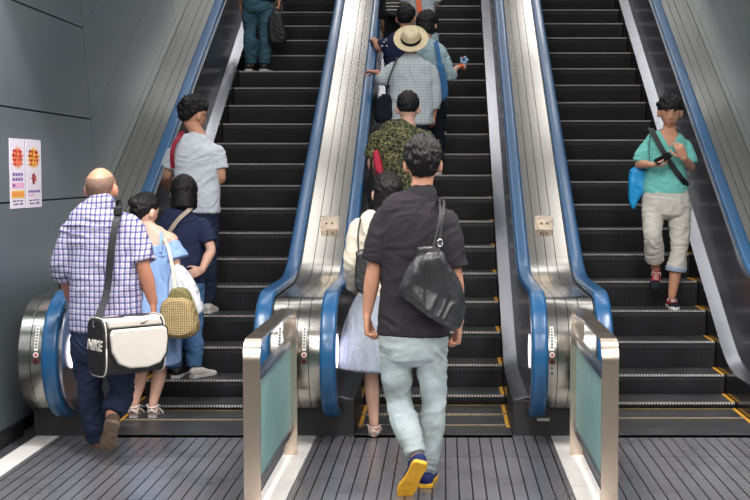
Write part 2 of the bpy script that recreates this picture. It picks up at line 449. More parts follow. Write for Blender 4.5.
m = MB(); m.box((WXR-.02, -4, 0), (WXR, 7.97, .10)); tag(m.build('baseboard_right', M_base), kind='structure')

# ------------------------------------------------------------------ floor
m = MB(); m.box((WXL-.2, -4, -.12), (WXR+.2, 8.9, -.02)); m.box((WXL-.2, -4, -.02), (WXL+.098, 8.2, 0.004)); m.box((WXR-.098, -4, -.02), (WXR+.2, 8.2, 0.004))
m.box((WXL+.09, -4, -.02), (WXR-.09, ys_end:=FY(479.8)-1.9, .0)); m.box((WXL-.2, 8.2, -.02), (CX[0]-.52, 8.9, .004)); m.box((CX[2]+.52, 8.2, -.02), (WXR+.2, 8.9, .004))
fl = m.build('floor', M_floor); tag(fl, kind='structure')
m = MB()
for (a, b) in ((WXL+.10, CX[0]-.74), (CX[0]+.74, CX[1]-.74), (CX[1]+.74, CX[2]-.74), (CX[2]+.74, WXR-.10)):
    ty = [YC-.012, FY(459.6), FY(470.2), FY(487.2)]
    while ty[-1] > ys_end: ty.append(ty[-1]-.40)
    for p, q in zip(ty[:-1], ty[1:]): m.box((a+.002, q+.002, -.02), (b-.002, p-.002, .006))
tl = m.build('tile_strips', M_tile, fl)

# ------------------------------------------------------------------ barriers
def barrier(xc, label, flip=1):
    root = empty('barrier', (xc, 6.7, 0), label, 'barrier')
    yn, yf = 5.93, 7.43; w = .04; zt = .885; t = .014
    def arch(off):
        pts = [(yn+off, 0.0), (yn+off, .45), (yn+off, zt-.12)]; r = .10-off
        for i in range(0, 9):
            a = radians(180-90*i/8); pts.append((yn+off+ (r)*(1+cos(a)), zt-off-r+r*sin(a)))
        for i in range(0, 9):
            a = radians(90-90*i/8); pts.append((yf-off-r+r*cos(a), zt-off-r+r*sin(a)))
        pts += [(yf-off, .45), (yf-off, 0.0)]
        return pts
    A, B = arch(0), arch(t); 
    m = MB(); m.band_x(A, B, xc-w, xc+w); o = m.build('frame', M_steelb, root); smooth_angle(o)
    m = MB(); m.box((xc-.018, yn+t-.002, .665), (xc+.018, yf-t+.002, .705)); m.build('glass_rail', M_chrome, root, bevel=.003)
    m = MB(); m.box((xc-.018, yn+t-.002, .145), (xc+.018, yf-t+.002, .185)); m.build('bottom_rail', M_chrome, root, bevel=.003)
    m = MB(); m.box((xc-.005, yn+t+.002, .18), (xc+.005, yf-t-.002, .67)); m.build('glass_panel', M_frost, root)
barrier(-.905, 'steel barrier with green glass, the one left of the man in the black polo')
barrier(.782, 'steel barrier with green glass, the one right of the man in the black polo')

# ------------------------------------------------------------------ posters
def emission_free(name, col): return plain(name, col, .35, var=.04, coat=.3)
M_pp = emission_free('poster_paper', (232,222,232)); M_por = emission_free('poster_orange', (238,120,60)); M_pred = emission_free('poster_red', (214,60,50))
M_pye = emission_free('poster_yellow', (240,176,50)); M_ppu = emission_free('poster_purple', (120,70,150)); M_ppk = emission_free('poster_pink', (236,170,200)); M_pda = emission_free('poster_dark', (40,30,60))
def poster(px0, px1, py0, py1, kind, label):
    def YW(px): return FPX*abs(WXL)/(PX0-px)*1.0
    y0, y1 = YW(px0), YW(px1); ym = (y0+y1)/2
    zt = P(0, py0, y0).z; zb = P(0, py1, y0).z
    x = WXL+.001
    H = zt-zb; Wd = y1-y0
    root = empty('poster', (x, ym, (zt+zb)/2), label, 'poster')
    m = MB(); m.box((x-.0005, y0, zb), (x+.0025, y1, zt)); m.build('paper', M_pp, root)
    def r(u0, u1, v0, v1, mat, nm, l=0):
        m = MB(); m.box((x+.0025, y0+u0*Wd, zt-v1*H), (x+.0032+.0003*l, y0+u1*Wd, zt-v0*H)); return m.build(nm, mat, root)
    # sunburst with big characters
    cy, cz = y0+.5*Wd, zt-.27*H; V = []; n = 28
    rr = random.Random(3)
    for t in (.0025, .0032):
        for i in range(n):
            a = 2*pi*i/n; k = (1.0 if i % 2 else .72)*rr.uniform(.9, 1.08)
            V.append((x+t, cy+.42*Wd*k*cos(a), cz+.165*H*k*sin(a)))
    F = [tuple(range(n)), tuple(range(n,2*n))[::-1]]+[(i,(i+1)%n,n+(i+1)%n,n+i) for i in range(n)]
    mesh('sunburst', V, F, M_por if kind == 0 else M_pye, root)
    for (a, b, c, d) in ((.2,.45,.16,.19),(.2,.27,.16,.26),(.38,.45,.16,.26),(.55,.8,.17,.2),(.64,.7,.15,.27),(.2,.46,.23,.26),(.55,.8,.24,.27),
                         (.22,.45,.29,.32),(.3,.36,.29,.38),(.55,.78,.29,.31),(.55,.6,.29,.38),(.73,.78,.29,.38),(.2,.48,.36,.38)):
        r(a, b, c, d, M_pred, 'headline_stroke', 1)
    if kind == 0:
        for row in range(2):
            for q in range(4): r(.16+.18*q, .29+.18*q, .49+.07*row, .535+.07*row, M_ppu, 'text_character', 1)
        r(.1, .9, .63, .71, M_ppk, 'pink_band', 0); r(.14, .3, .65, .69, M_ppu, 'text_character', 1)
        r(.06, .94, .745, .85, M_pye, 'yellow_band', 0)
        for q in range(5): r(.12+.16*q, .22+.16*q, .77, .82, M_por, 'text_character', 1)
    else:
        V = []; n = 14; cy, cz = y0+.5*Wd, zt-.57*H
        for t in (.0025, .0034):
            for i in range(n):
                a = 2*pi*i/n; k = 1.0 if i % 2 else .6; V.append((x+t, cy+.2*Wd*k*cos(a), cz+.09*H*k*sin(a)))
        F = [tuple(range(n)), tuple(range(n,2*n))[::-1]]+[(i,(i+1)%n,n+(i+1)%n,n+i) for i in range(n)]
        mesh('red_figure', V, F, M_pred, root); r(.42, .5, .5, .66, M_pda, 'dark_figure', 2)
        for q in range(5): r(.12+.16*q, .24+.16*q, .745, .78, M_ppu, 'text_character', 1)
        r(.12, .5, .80, .83, M_ppk, 'text_line', 1)
    for q in range(3): r(.15+.24*q, .33+.24*q, .885, .9, M_pda, 'small_text', 1)
    r(.2, .5, .93, .945, M_pda, 'small_text', 1); r(.6, .82, .925, .95, M_ppu, 'small_text', 1)
poster(10.3, 25.3, 138, 209, 0, 'left one of the two posters taped to the grey wall, with the yellow band')
poster(26.3, 41.5, 139, 208, 1, 'right one of the two posters taped to the grey wall, with the small red figure')
# ------------------------------------------------------------------ light
w = bpy.data.worlds.new('world'); bpy.context.scene.world = w; w.use_nodes = True
nt = w.node_tree; bg = nt.nodes['Background']
tc = node(nt, 'ShaderNodeTexCoord'); sp = node(nt, 'ShaderNodeSeparateXYZ'); nt.links.new(tc.outputs['Generated'], sp.inputs[0])
nt.links.new(ramp(nt, sp.outputs[2], [(0, (.10,.095,.09)), (.40, (.50,.48,.47)), (.55,(.58,.56,.55)), (.8,(.30,.30,.31)), (1, (.26,.26,.27))]), bg.inputs[0])
bg.inputs[1].default_value = 1.0
def area(loc, rot, sx, sy, power, col=(1,.97,.95)):
    ld = bpy.data.lights.new('ceiling_lamp', 'AREA'); ld.shape = 'RECTANGLE'; ld.size = sx; ld.size_y = sy; ld.energy = power; ld.color = col
    o = bpy.data.objects.new('ceiling_lamp', ld); C.objects.link(o); o.location = loc; o.rotation_euler = rot; return o
# fluorescent rows over the landing and climbing with the escalators
for y in (-2.5, .5, 3.4, 6.3): 
    for x in (-1.6, .0, 1.6): area((x, y, 3.6), (0,0,0), .4, 1.6, 56)
for q, y in enumerate((9.6, 12.4, 15.2, 18.0)):
    for x in (-1.7, 0, 1.6): area((x, y, 4.2+SL*(y-8.6)), (radians(30),0,0), .5, 2.2, 15 if q < 3 else 34)
def spot(loc, aim, power, ang=62, blend=.35):
    ld = bpy.data.lights.new('downlight', 'SPOT'); ld.energy = power; ld.spot_size = radians(ang); ld.spot_blend = blend; ld.shadow_soft_size = .05; ld.color = (.95,.98,1)
    o = bpy.data.objects.new('downlight', ld); C.objects.link(o); o.location = loc; d = Vector(aim)-Vector(loc); o.rotation_euler = d.to_track_quat('-Z', 'Y').to_euler()
for (xw, sd) in ((WXL, 1), (WXR, -1)):
    spot((xw+sd*.75, 6.6, 3.9), (xw, 7.3, 1.6), 240); spot((xw+sd*.7, 10.6, 5.2), (xw, 10.6, 2.8), 60); spot((xw+sd*.7, 13.8, 6.6), (xw, 13.8, 4.4), 90)
s = bpy.context.scene
s.view_settings.view_transform = 'Standard'; s.view_settings.look = 'None'; s.view_settings.gamma = 1; s.view_settings.exposure = 0.3
# ------------------------------------------------------------------ figures: one continuous body each, clothes and hair as children
def catmull(pts, n=4):
    """pts: list of tuples of floats; smooth resampling"""
    A = [np.array(p, float) for p in pts]
    if len(A) < 3:
        return [A[0]+(A[-1]-A[0])*t for t in np.linspace(0, 1, n*2+1)]
    out = []
    for i in range(len(A)-1):
        p0 = A[max(0,i-1)]; p1 = A[i]; p2 = A[i+1]; p3 = A[min(len(A)-1,i+2)]
        for j in range(n):
            t = j/n
            out.append(.5*((2*p1)+(-p0+p2)*t+(2*p0-5*p1+4*p2-p3)*t*t+(-p0+3*p1-3*p2+p3)*t**3))
    out.append(A[-1]); return out
def loft(m, st, right=(1,0,0), n=20, sub=4, ex=2.3, caps=True):
    """st: [(Vector, rx, ry)] rings, rx across 'right', ry in the other direction"""
    S = catmull([(*s[0], s[1], s[2]) for s in st], sub)
    right = Vector(right).normalized(); pts = [Vector(s[:3]) for s in S]; V = []; rings = 0
    def ring(c, t, rx, ry):
        nonlocal rings
        u = (right - t*right.dot(t)).normalized(); w = t.cross(u).normalized()
        for k in range(n):
            a = 2*pi*k/n; ca, sa = cos(a), sin(a)
            V.append(c + u*rx*math.copysign(abs(ca)**(2/ex), ca) + w*ry*math.copysign(abs(sa)**(2/ex), sa))
        rings += 1
    N = len(pts)
    for i in range(N):
        t = (pts[min(i+1,N-1)]-pts[max(i-1,0)]).normalized(); rx, ry = max(S[i][3],.002), max(S[i][4],.002)
        if i == 0 and caps:
            for q in (.25, .65): ring(pts[0]-t*min(rx,ry)*sqrt(1-q*q)*caps, t, rx*q, ry*q)
        ring(pts[i], t, rx, ry)
        if i == N-1 and caps:
            for q in (.65, .25): ring(pts[i]+t*min(rx,ry)*sqrt(1-q*q)*caps, t, rx*q, ry*q)
    F = [(i*n+k, i*n+(k+1)%n, (i+1)*n+(k+1)%n, (i+1)*n+k) for i in range(rings-1) for k in range(n)]
    F += [tuple(range(n))[::-1], tuple(range((rings-1)*n, rings*n))]
    m.add(V, F)
def limb(m, pts, rad, n=14, sub=4, caps=True):
    """round tapered chain; pts Vectors, rad floats"""
    S = catmull([(*p, r) for p, r in zip(pts, rad)], sub)
    P_ = [Vector(s[:3]) for s in S]; V = []; ref = Vector((0,1,0)); rings = 0
    d0 = (P_[1]-P_[0]).normalized()
    if abs(d0.dot(ref)) > .9: ref = Vector((0,0,1))
    N = len(P_)
    def ring(c, t, r):
        nonlocal rings, ref
        u = t.cross(ref).normalized(); w = u.cross(t).normalized(); ref = w
        for k in range(n):
            a = 2*pi*k/n; V.append(c+(u*cos(a)+w*sin(a))*r)
        rings += 1
    for i in range(N):
        t = (P_[min(i+1,N-1)]-P_[max(i-1,0)]).normalized(); r = max(S[i][3], .001)
        if i == 0 and caps:
            for q in (.3, .75): ring(P_[0]-t*r*sqrt(1-q*q), t, r*q)
        ring(P_[i], t, r)
        if i == N-1 and caps:
            for q in (.75, .3): ring(P_[i]+t*r*sqrt(1-q*q), t, r*q)
    F = [(i*n+k, i*n+(k+1)%n, (i+1)*n+(k+1)%n, (i+1)*n+k) for i in range(rings-1) for k in range(n)]
    F += [tuple(range(n))[::-1], tuple(range((rings-1)*n, rings*n))]
    m.add(V, F)
def cut(pts, rad, t0, t1, n=8):
    """sub-chain between length fractions"""
    L = [0]
    for a, b in zip(pts[:-1], pts[1:]): L.append(L[-1]+(b-a).length)
    tot = L[-1]; out = []; rr = []
    ts = sorted(set([t0, t1] + [l/tot for l in L if t0 < l/tot < t1]))
    for t in ts:
        s = t*tot
        for i in range(len(L)-1):
            if s <= L[i+1]+1e-9:
                q = (s-L[i])/max(1e-9, L[i+1]-L[i]); out.append(pts[i].lerp(pts[i+1], q)); rr.append(rad[i]*(1-q)+rad[i+1]*q); break
    return out, rr
def blob(m, c, r, mtx=None, n=16):
    V = []; 
    for i in range(n+1):
        th = pi*i/n
        for k in range(n):
            a = 2*pi*k/n; v = Vector((r[0]*sin(th)*cos(a), r[1]*sin(th)*sin(a), r[2]*cos(th)))
            if mtx is not None: v = mtx @ v
            V.append(Vector(c)+v)
    F = [(i*n+k, i*n+(k+1)%n, (i+1)*n+(k+1)%n, (i+1)*n+k) for i in range(n) for k in range(n)]
    m.add(V, F)
def fuse(name, m, mat, parent, voxel=.007, smooth=4, fold=0, fscale=(9,9,22), seed=0, fn=None):
    """one watertight skin around the gathered volumes, with cloth folds"""
    me = bpy.data.meshes.new('tmp'); me.from_pydata([tuple(v) for v in m.V], [], m.F)
    bm = bmesh.new(); bm.from_mesh(me); bmesh.ops.remove_doubles(bm, verts=bm.verts, dist=1e-6); bmesh.ops.recalc_face_normals(bm, faces=bm.faces); bm.to_mesh(me); bm.free()
    t = bpy.data.objects.new('tmp', me); C.objects.link(t)
    md = t.modifiers.new('r', 'REMESH'); md.mode = 'VOXEL'; md.voxel_size = voxel; md.adaptivity = 0
    if smooth: sm = t.modifiers.new('s', 'SMOOTH'); sm.factor = .5; sm.iterations = smooth
    dg = bpy.context.evaluated_depsgraph_get(); dg.update()
    out = bpy.data.meshes.new_from_object(t.evaluated_get(dg)); bpy.data.objects.remove(t)
    out.name = name
    n = len(out.vertices); co = np.empty(n*3); out.vertices.foreach_get('co', co); co = co.reshape(-1,3)
    if fold:
        no = np.empty(n*3); out.vertices.foreach_get('normal', no); no = no.reshape(-1,3)
        d = np.empty(n); o = Vector((seed*7.3, seed*3.1, seed))
        for i in range(n):
            v = Vector((co[i,0]*fscale[0], co[i,1]*fscale[1], co[i,2]*fscale[2]))+o
            w = noise.noise(v*.5)
            q = noise.noise(v+Vector((w*1.6, 0, w*2.2)))
            d[i] = (1-abs(q)*3.2)*.6 + w*.7
        if fn is not None: d = d*fn(co)
        co = co+no*(d*fold)[:,None]
    off = Vector((0,0,0)); q = parent
    while q is not None: off += q.location; q = q.parent
    co = co-np.array(off)[None,:]
    out.vertices.foreach_set('co', co.ravel()); out.update()
    out.materials.clear()
    return link(name, out, mat, parent, True)

def head_pt(d, s=1.0):
    x, y, z = d
    rx, ry, rz = .0765, .096, .118
    X, Y, Z = x*rx, y*ry, z*rz
    if z < 0:
        k = (-z)**1.6; X *= 1-.30*k
        if y > 0: Y = Y*(1-.10*k) + .006*k
        else: Y *= 1-.42*k
    if y > .2: Y *= .95
    if z > 0: f = 1+.30*z*(1-z); X *= f; Y *= f; Z *= .94
    # brow, sockets, nose, lips, chin
    def g(cx, cz, sx, sz): return math.exp(-((x-cx)/sx)**2-((z-cz)/sz)**2) if y > 0 else 0
    Y += .020*g(0, -.20, .16, .17) + .010*g(0, .02, .10, .22) - .008*(g(.36, .05, .2, .13)+g(-.36, .05, .2, .13)) + .004*g(0, .25, .6, .1) + .006*g(0, -.55, .22, .10) + .007*g(0, -.85, .3, .12)
    return Vector((X*s, Y*s, Z*s))
def head_matrix(yaw, pitch, roll): return (Matrix.Rotation(radians(yaw), 3, 'Z') @ Matrix.Rotation(radians(pitch), 3, 'X') @ Matrix.Rotation(radians(roll), 3, 'Y'))
def add_head(m, c, M3, s=1.0, n=36):
    V = []; 
    for i in range(n+1):
        th = pi*i/n
        for k in range(n):
            a = 2*pi*k/n; V.append(Vector(c)+M3 @ head_pt((sin(th)*cos(a), sin(th)*sin(a), cos(th)), s))
    m.add(V, [(i*n+k, i*n+(k+1)%n, (i+1)*n+(k+1)%n, (i+1)*n+k) for i in range(n) for k in range(n)])
    for sd in (-1, 1):
        blob(m, Vector(c)+M3 @ Vector((sd*.083*s, -.004*s, -.014*s)), (.013*s, .019*s, .033*s), M3 @ Matrix.Rotation(radians(sd*-18), 3, 'Z'), 10)
def hair(name, c, M3, mat, parent, style='short', s=1.0, seed=1, thick=.016, tuft=.006, line=(.48, .02, -.62), drop=0, n=104):
    s *= 1.07; V = []; o = Vector((seed*5.1, seed*2.7, seed*1.3))
    for i in range(n//2+1):
        th = pi*i/(n//2)
        for k in range(n):
            a = 2*pi*k/n; d = (sin(th)*cos(a), sin(th)*sin(a), cos(th)); p = head_pt(d, s)
            az = abs(atan2(d[0], d[1]))/pi            # 0 front .. 1 back
            zl = np.interp(az, [0, .28, .42, .55, .75, 1], [line[0], line[0]-.12, line[1]+.12, line[1]-.12, line[2]*.9, line[2]])
            zl += .05*noise.noise(Vector((a*3, seed, 0))) + .10*noise.noise(Vector((a*14, seed*2, 0)))*(1 if az < .4 else .4)
            e = max(0, min(1, (d[2]-zl)/.10))
            if style == 'balding': e *= max(0, min(1, (.80-d[2])/.25))
            nz = noise.noise(Vector(d)*5+o); n2 = noise.noise(Vector((d[0]*15, d[1]*15, d[2]*6))+o)+.5*noise.noise(Vector((d[0]*34, d[1]*34, d[2]*12))+o)
            tk = 1 if drop else .30+.70*max(0, min(1, (d[2]-zl)/.55))
            t = -.012*(1-e) + e*(tk*thick*(.75+.5*max(0,d[2])) + (tk+.0)*tuft*(nz*1.2+n2*1.3))*s
            rad = p.length; q = p*((rad+t)/rad)
            if drop and d[2] < .1 and az > .3:
                f = (.1-d[2]); w = min(1, (az-.3)/.15)
                hx = Vector((d[0], d[1], 0)); hx = hx.normalized() if hx.length > 1e-4 else Vector((0,-1,0))
                rr = Vector((.0815*hx.x, .0985*hx.y, 0))*(1+thick*6)*min(1, 1.45*sin(th)+.0)
                q2 = Vector((rr.x*s, rr.y*s, .0118*s-f*drop*s)); q2 += hx*tuft*n2
                q = q.lerp(q2, w)
            V.append(Vector(c)+M3 @ q)
    F = [(i*n+k, i*n+(k+1)%n, (i+1)*n+(k+1)%n, (i+1)*n+k) for i in range(n//2) for k in range(n)]
    return mesh(name, V, F, mat, parent, True)
def face(c, M3, parent, s=1.0, closed=False, mouthcol=None):
    for sd in (-1, 1):
        m = MB(); p = head_pt(Vector((sd*.38, .88, .045)).normalized(), s)
        if closed:
            pts = [Vector(c)+M3 @ (head_pt(Vector((sd*q, .88, .0-.03*(1-((q-.38)/.14)**2))).normalized(), s)*1.012) for q in (.25, .31, .38, .45, .51)]
            m.tube(pts, [.0016, .0034, .0040, .0034, .0016], 6); m.build('eyelid', M_lash, parent, True)
        else:
            blob(m, Vector(c)+M3 @ (p*.985), (.0125*s, .008*s, .0065*s), M3, 10); e = m.build('eye', M_eye, parent, True)
            m = MB(); blob(m, Vector(c)+M3 @ (p*1.0+Vector((0,.004*s,0))), (.0052*s, .004*s, .0055*s), M3, 8); m.build('iris', M_lash, e, True)
        m = MB()
        pts = [Vector(c)+M3 @ (head_pt(Vector((sd*q, .88, .21+.04*(1-((q-.4)/.2)**2))).normalized(), s)*1.01) for q in (.18, .28, .38, .48, .58)]
        m.tube(pts, [.003, .0050, .0052, .0044, .0018], 6); m.build('eyebrow', M_hair, parent, True)
    m = MB()
    pts = [Vector(c)+M3 @ (head_pt(Vector((q, .85, -.52-.02*abs(q)/.2)).normalized(), s)*1.005) for q in (-.22, -.12, 0, .12, .22)]
    m.tube(pts, [.002, .0058, .0070, .0058, .002], 8); m.build('mouth', M_lips, parent, True)

def add_hand(m, w, d, nrm, side, curl=25, s=1.0, spread=1.0, thumb=35, curls=None):
    """w wrist, d along the hand, nrm out of the palm (fingers curl towards it), side towards the thumb"""
    d = d.normalized(); side = (side-d*side.dot(d)).normalized(); nn = d.cross(side).normalized()
    if nn.dot(nrm) < 0: nn = -nn
    def L(a, b, c_): return w+(d*a+side*b+nn*c_)*s
    loft(m, [(L(-.01,0,0), .027*s, .019*s), (L(.03,0,0), .037*s, .016*s), (L(.07,.0,0), .041*s, .0145*s), (L(.092,0,0), .038*s, .012*s)], right=side, n=14, sub=2)
    for j, (b, ln, r) in enumerate(((.0305,.070,.0088),(.0105,.078,.0092),(-.0105,.072,.0088),(-.030,.056,.0078))):
        cl = (curls[j] if curls else curl+5*j); p = L(.086-.004*abs(j-1), b*spread, 0); pts = [L(.06, b*.9, 0), p]; rr = [r, r]
        ang = 0; lat = (b*spread*.9)*.18
        for q, (fl) in enumerate((.45, .30, .25)):
            ang += radians(cl*(1.0 if q else .8)); p = p+(d*cos(ang)+nn*sin(ang)+side*lat).normalized()*ln*fl*s; pts.append(p); rr.append(r*(.95-.08*q))
        limb(m, pts, [x*s for x in rr], 8, 2)
    t = radians(thumb); p0 = L(.022, .022, .004); p1 = p0+(d*cos(t)+side*sin(t)+nn*.25).normalized()*.042*s; p2 = p1+(d*cos(t*.5)+side*sin(t*.5)+nn*.45).normalized()*.032*s; p3 = p2+(d*cos(t*.25)+side*sin(t*.25)+nn*.6).normalized()*.024*s
    limb(m, [p0, p1, p2, p3], [.013*s, .0115*s, .0098*s, .0082*s], 8, 2)

def shoe(parent, heel, toe, up, mat, solemat, ln=.275, w=.048, h=.075, sole=.024, solename='sole', laces=None, name='shoe', toecap=None):
    """heel/toe: ground-side points of the sole"""
    d = (toe-heel).normalized(); up = (up-d*up.dot(d)).normalized(); r = d.cross(up).normalized()
    def L(a, b, c_): return heel+d*a*ln+r*b+up*c_
    foot = [(-.02,.55),(.02,.78),(.12,.86),(.3,.78),(.5,.82),(.68,1.0),(.82,.95),(.93,.72),(1.0,.35)]
    m = MB(); V = []
    for c0 in (0, sole):
        for a, k in foot: V.append(L(a, k*w, c0))
        for a, k in foot[::-1]: V.append(L(a, -k*w, c0))
    n = len(foot)*2
    F = [tuple(range(n)), tuple(range(n, 2*n))[::-1]]+[(i,(i+1)%n,n+(i+1)%n,n+i) for i in range(n)]
    m = MB()
    prof = [(-.0,.62,h*.78),(.08,.8,h*.98),(.2,.84,h),(.34,.78,h*.98),(.5,.80,h*.80),(.66,.92,h*.58),(.8,.9,h*.50),(.92,.66,h*.40),(.985,.3,h*.28)]
    st = [(L(a, 0, (hh-sole*.6)/2+sole*.5), k*w, (hh)/2) for a, k, hh in prof]
    loft(m, st, right=r, n=20, sub=3, ex=2.5, caps=.3)
    up_ = fuse(name, m, mat, parent, .006, 3)
    sm = MB(); sm.add(V, F); so = sm.build(solename, solemat, up_, False, bevel=.004)
    if toecap:
        tm = MB(); loft(tm, [(L(a, 0, (hh-sole*.6)/2+sole*.5+.001), k*w+.003, hh/2+.003) for a, k, hh in prof if a > .64], right=r, n=20, sub=3, ex=2.5, caps=.3); fuse('toe_cap', tm, toecap, up_, .006, 2)
    if laces:
        lm = MB()
        for a in (.38, .45, .52, .59):
            hh = np.interp(a, [p[0] for p in prof], [p[2] for p in prof])
            lm.tube([L(a, -.022, hh-.001), L(a+.01, 0, hh+.005), L(a, .022, hh-.001)], .0045, 6)
        lm.tube([L(.36, 0, h*.98), L(.33, .03, h*1.0), L(.40, .038, h*.7)], .003, 6); lm.tube([L(.36, 0, h*.98), L(.33, -.03, h*1.0), L(.40, -.038, h*.7)], .003, 6)
        lm.build('laces', laces, up_, True)
    return up_
def strap(name, pts, w, th, mat, parent, outward=Vector((0,-1,0)), sub=5):
    """flat band along pts"""
    S = [Vector(p) for p in catmull([tuple(p) for p in pts], sub)]; V = []; N = len(S)
    for i, p in enumerate(S):
        t = (S[min(i+1,N-1)]-S[max(i-1,0)]).normalized(); u = t.cross(outward).normalized(); o = u.cross(t).normalized()
        for a, b in ((-w/2,-th/2),(w/2,-th/2),(w/2,th/2),(-w/2,th/2)): V.append(p+u*a+o*b)
    F = [(i*4+k, i*4+(k+1)%4, (i+1)*4+(k+1)%4, (i+1)*4+k) for i in range(N-1) for k in range(4)]+[(0,1,2,3),((N-1)*4,(N-1)*4+3,(N-1)*4+2,(N-1)*4+1)]
    return mesh(name, V, F, mat, parent)

class Person:
    def __init__(s, label, Y, foot, vox=.006, hs=1.0, group=None):
        s.Y = Y; s.root = empty('person', foot, label, 'person', group); s.b = MB(); s.vox = vox; s.hs = hs
    def J(s, p): return P(p[0], p[1], s.Y+(p[2] if len(p) > 2 else 0))
    def torso(s, rows, right=(1,0,0), shrink=.02):
        """rows: (px, py, dY, half width, half depth) bottom to top, clothed size"""
        s.T = [(s.J(r_[:3]), r_[3], r_[4]) for r_ in rows]; s.R = Vector(right).normalized()
        loft(s.b, [(p, max(.04, a-shrink), max(.04, b-shrink)) for p, a, b in s.T], right, 20, 3)
    def head(s, c, yaw=0, pitch=0, roll=0, neck=None, nr=.056, closed=False, feat=True):
        s.hs *= 1.07; s.hc = s.J(c); s.M = head_matrix(yaw, pitch, roll)
        add_head(s.b, s.hc, s.M, s.hs)
        nb = s.J(neck); nt_ = s.hc+s.M @ Vector((0, -.018, -.065))*s.hs
        limb(s.b, [nb-Vector((0,0,.07)), nb-Vector((0,0,.01)), nb.lerp(nt_, .5), nt_], [nr*1.35, nr*1.12, nr, nr*.98], 16)
        s.nb = nb
        if feat: face(s.hc, s.M, s.root, s.hs, closed)
    def limbs(s, pts, rad): 
        p = [s.J(q) for q in pts]; limb(s.b, p, rad, 14); return p, rad
    def arm(s, pts, k=1.0, full=None):
        p = [s.J(q) for q in pts]; 
        # shoulder, mid upper, elbow, mid forearm, wrist
        q = [p[0], p[0].lerp(p[1], .5), p[1], p[1].lerp(p[2], .35), p[2]]
        rd = [.052*k, .047*k, .038*k, .041*k, .026*k]; limb(s.b, q, rd, 14); return q, rd
    def leg(s, pts, k=1.0, foot=None):
        p = [s.J(q) for q in pts]; q = [p[0], p[0].lerp(p[1], .5), p[1], p[1].lerp(p[2], .35), p[2]]
        rd = [.085*k, .072*k, .052*k, .056*k, .034*k]; limb(s.b, q, rd, 14)
        return q, rd
    def finish(s, mat): s.body = fuse('body', s.b, mat, s.root, s.vox, 3)

# ---- materials for the figures
def skin(name, col):
    m = plain(name, col, .5, var=.06, nscale=18); b = m.node_tree.nodes['Principled BSDF']
    b.inputs['Subsurface Weight'].default_value = .12; b.inputs['Subsurface Radius'].default_value = (.01,.004,.002); return m
M_skin = skin('skin_tan', (205,150,122)); M_skinl = skin('skin_light', (222,176,154)); M_skinr = skin('skin_warm', (204,140,112))
M_hair = plain('black_hair', (20,17,18), .5, var=.5, nscale=60, bump=.9, bscale=150, stretch=(1,1,.2), bdist=.006, spec=.35)
M_hairb = plain('brown_cropped_hair', (122,94,78), .7, var=.25, nscale=160)
M_eye = plain('eye_white', (226,220,214), .3); M_lash = plain('dark_lash', (28,20,18), .5); M_lips = plain('lips', (176,100,92), .45)
def cloth(name, col, rough=.85, var=.08, nscale=40, **k): return plain(name, col, rough, var=var, nscale=nscale, bump=.35, bscale=420, bdist=.0015, spec=.25, **k)
def denim(name, col, light, pale=.45):
    m, nt, b = newmat(name); v = coords(nt)
    n1 = node(nt, 'ShaderNodeTexNoise', i_Scale=5.0, i_Detail=5.0); nt.links.new(v, n1.inputs['Vector'])
    n2 = node(nt, 'ShaderNodeTexNoise', i_Scale=260.0, i_Detail=2.0); nt.links.new(v, n2.inputs['Vector'])
    ad = node(nt, 'ShaderNodeMath', operation='MULTIPLY_ADD'); ad.inputs[1].default_value = .35; nt.links.new(n2.outputs['Fac'], ad.inputs[0]); nt.links.new(n1.outputs['Fac'], ad.inputs[2])
    nt.links.new(ramp(nt, ad.outputs[0], [(pale, lin(col)), (pale+.42, lin(light))]), b.inputs['Base Color'])
    b.inputs['Roughness'].default_value = .85; b.inputs['Specular IOR Level'].default_value = .2
    bp = node(nt, 'ShaderNodeBump', i_Strength=.3, i_Distance=.002); nt.links.new(n2.outputs['Fac'], bp.inputs['Height']); nt.links.new(bp.outputs[0], b.inputs['Normal'])
    return m
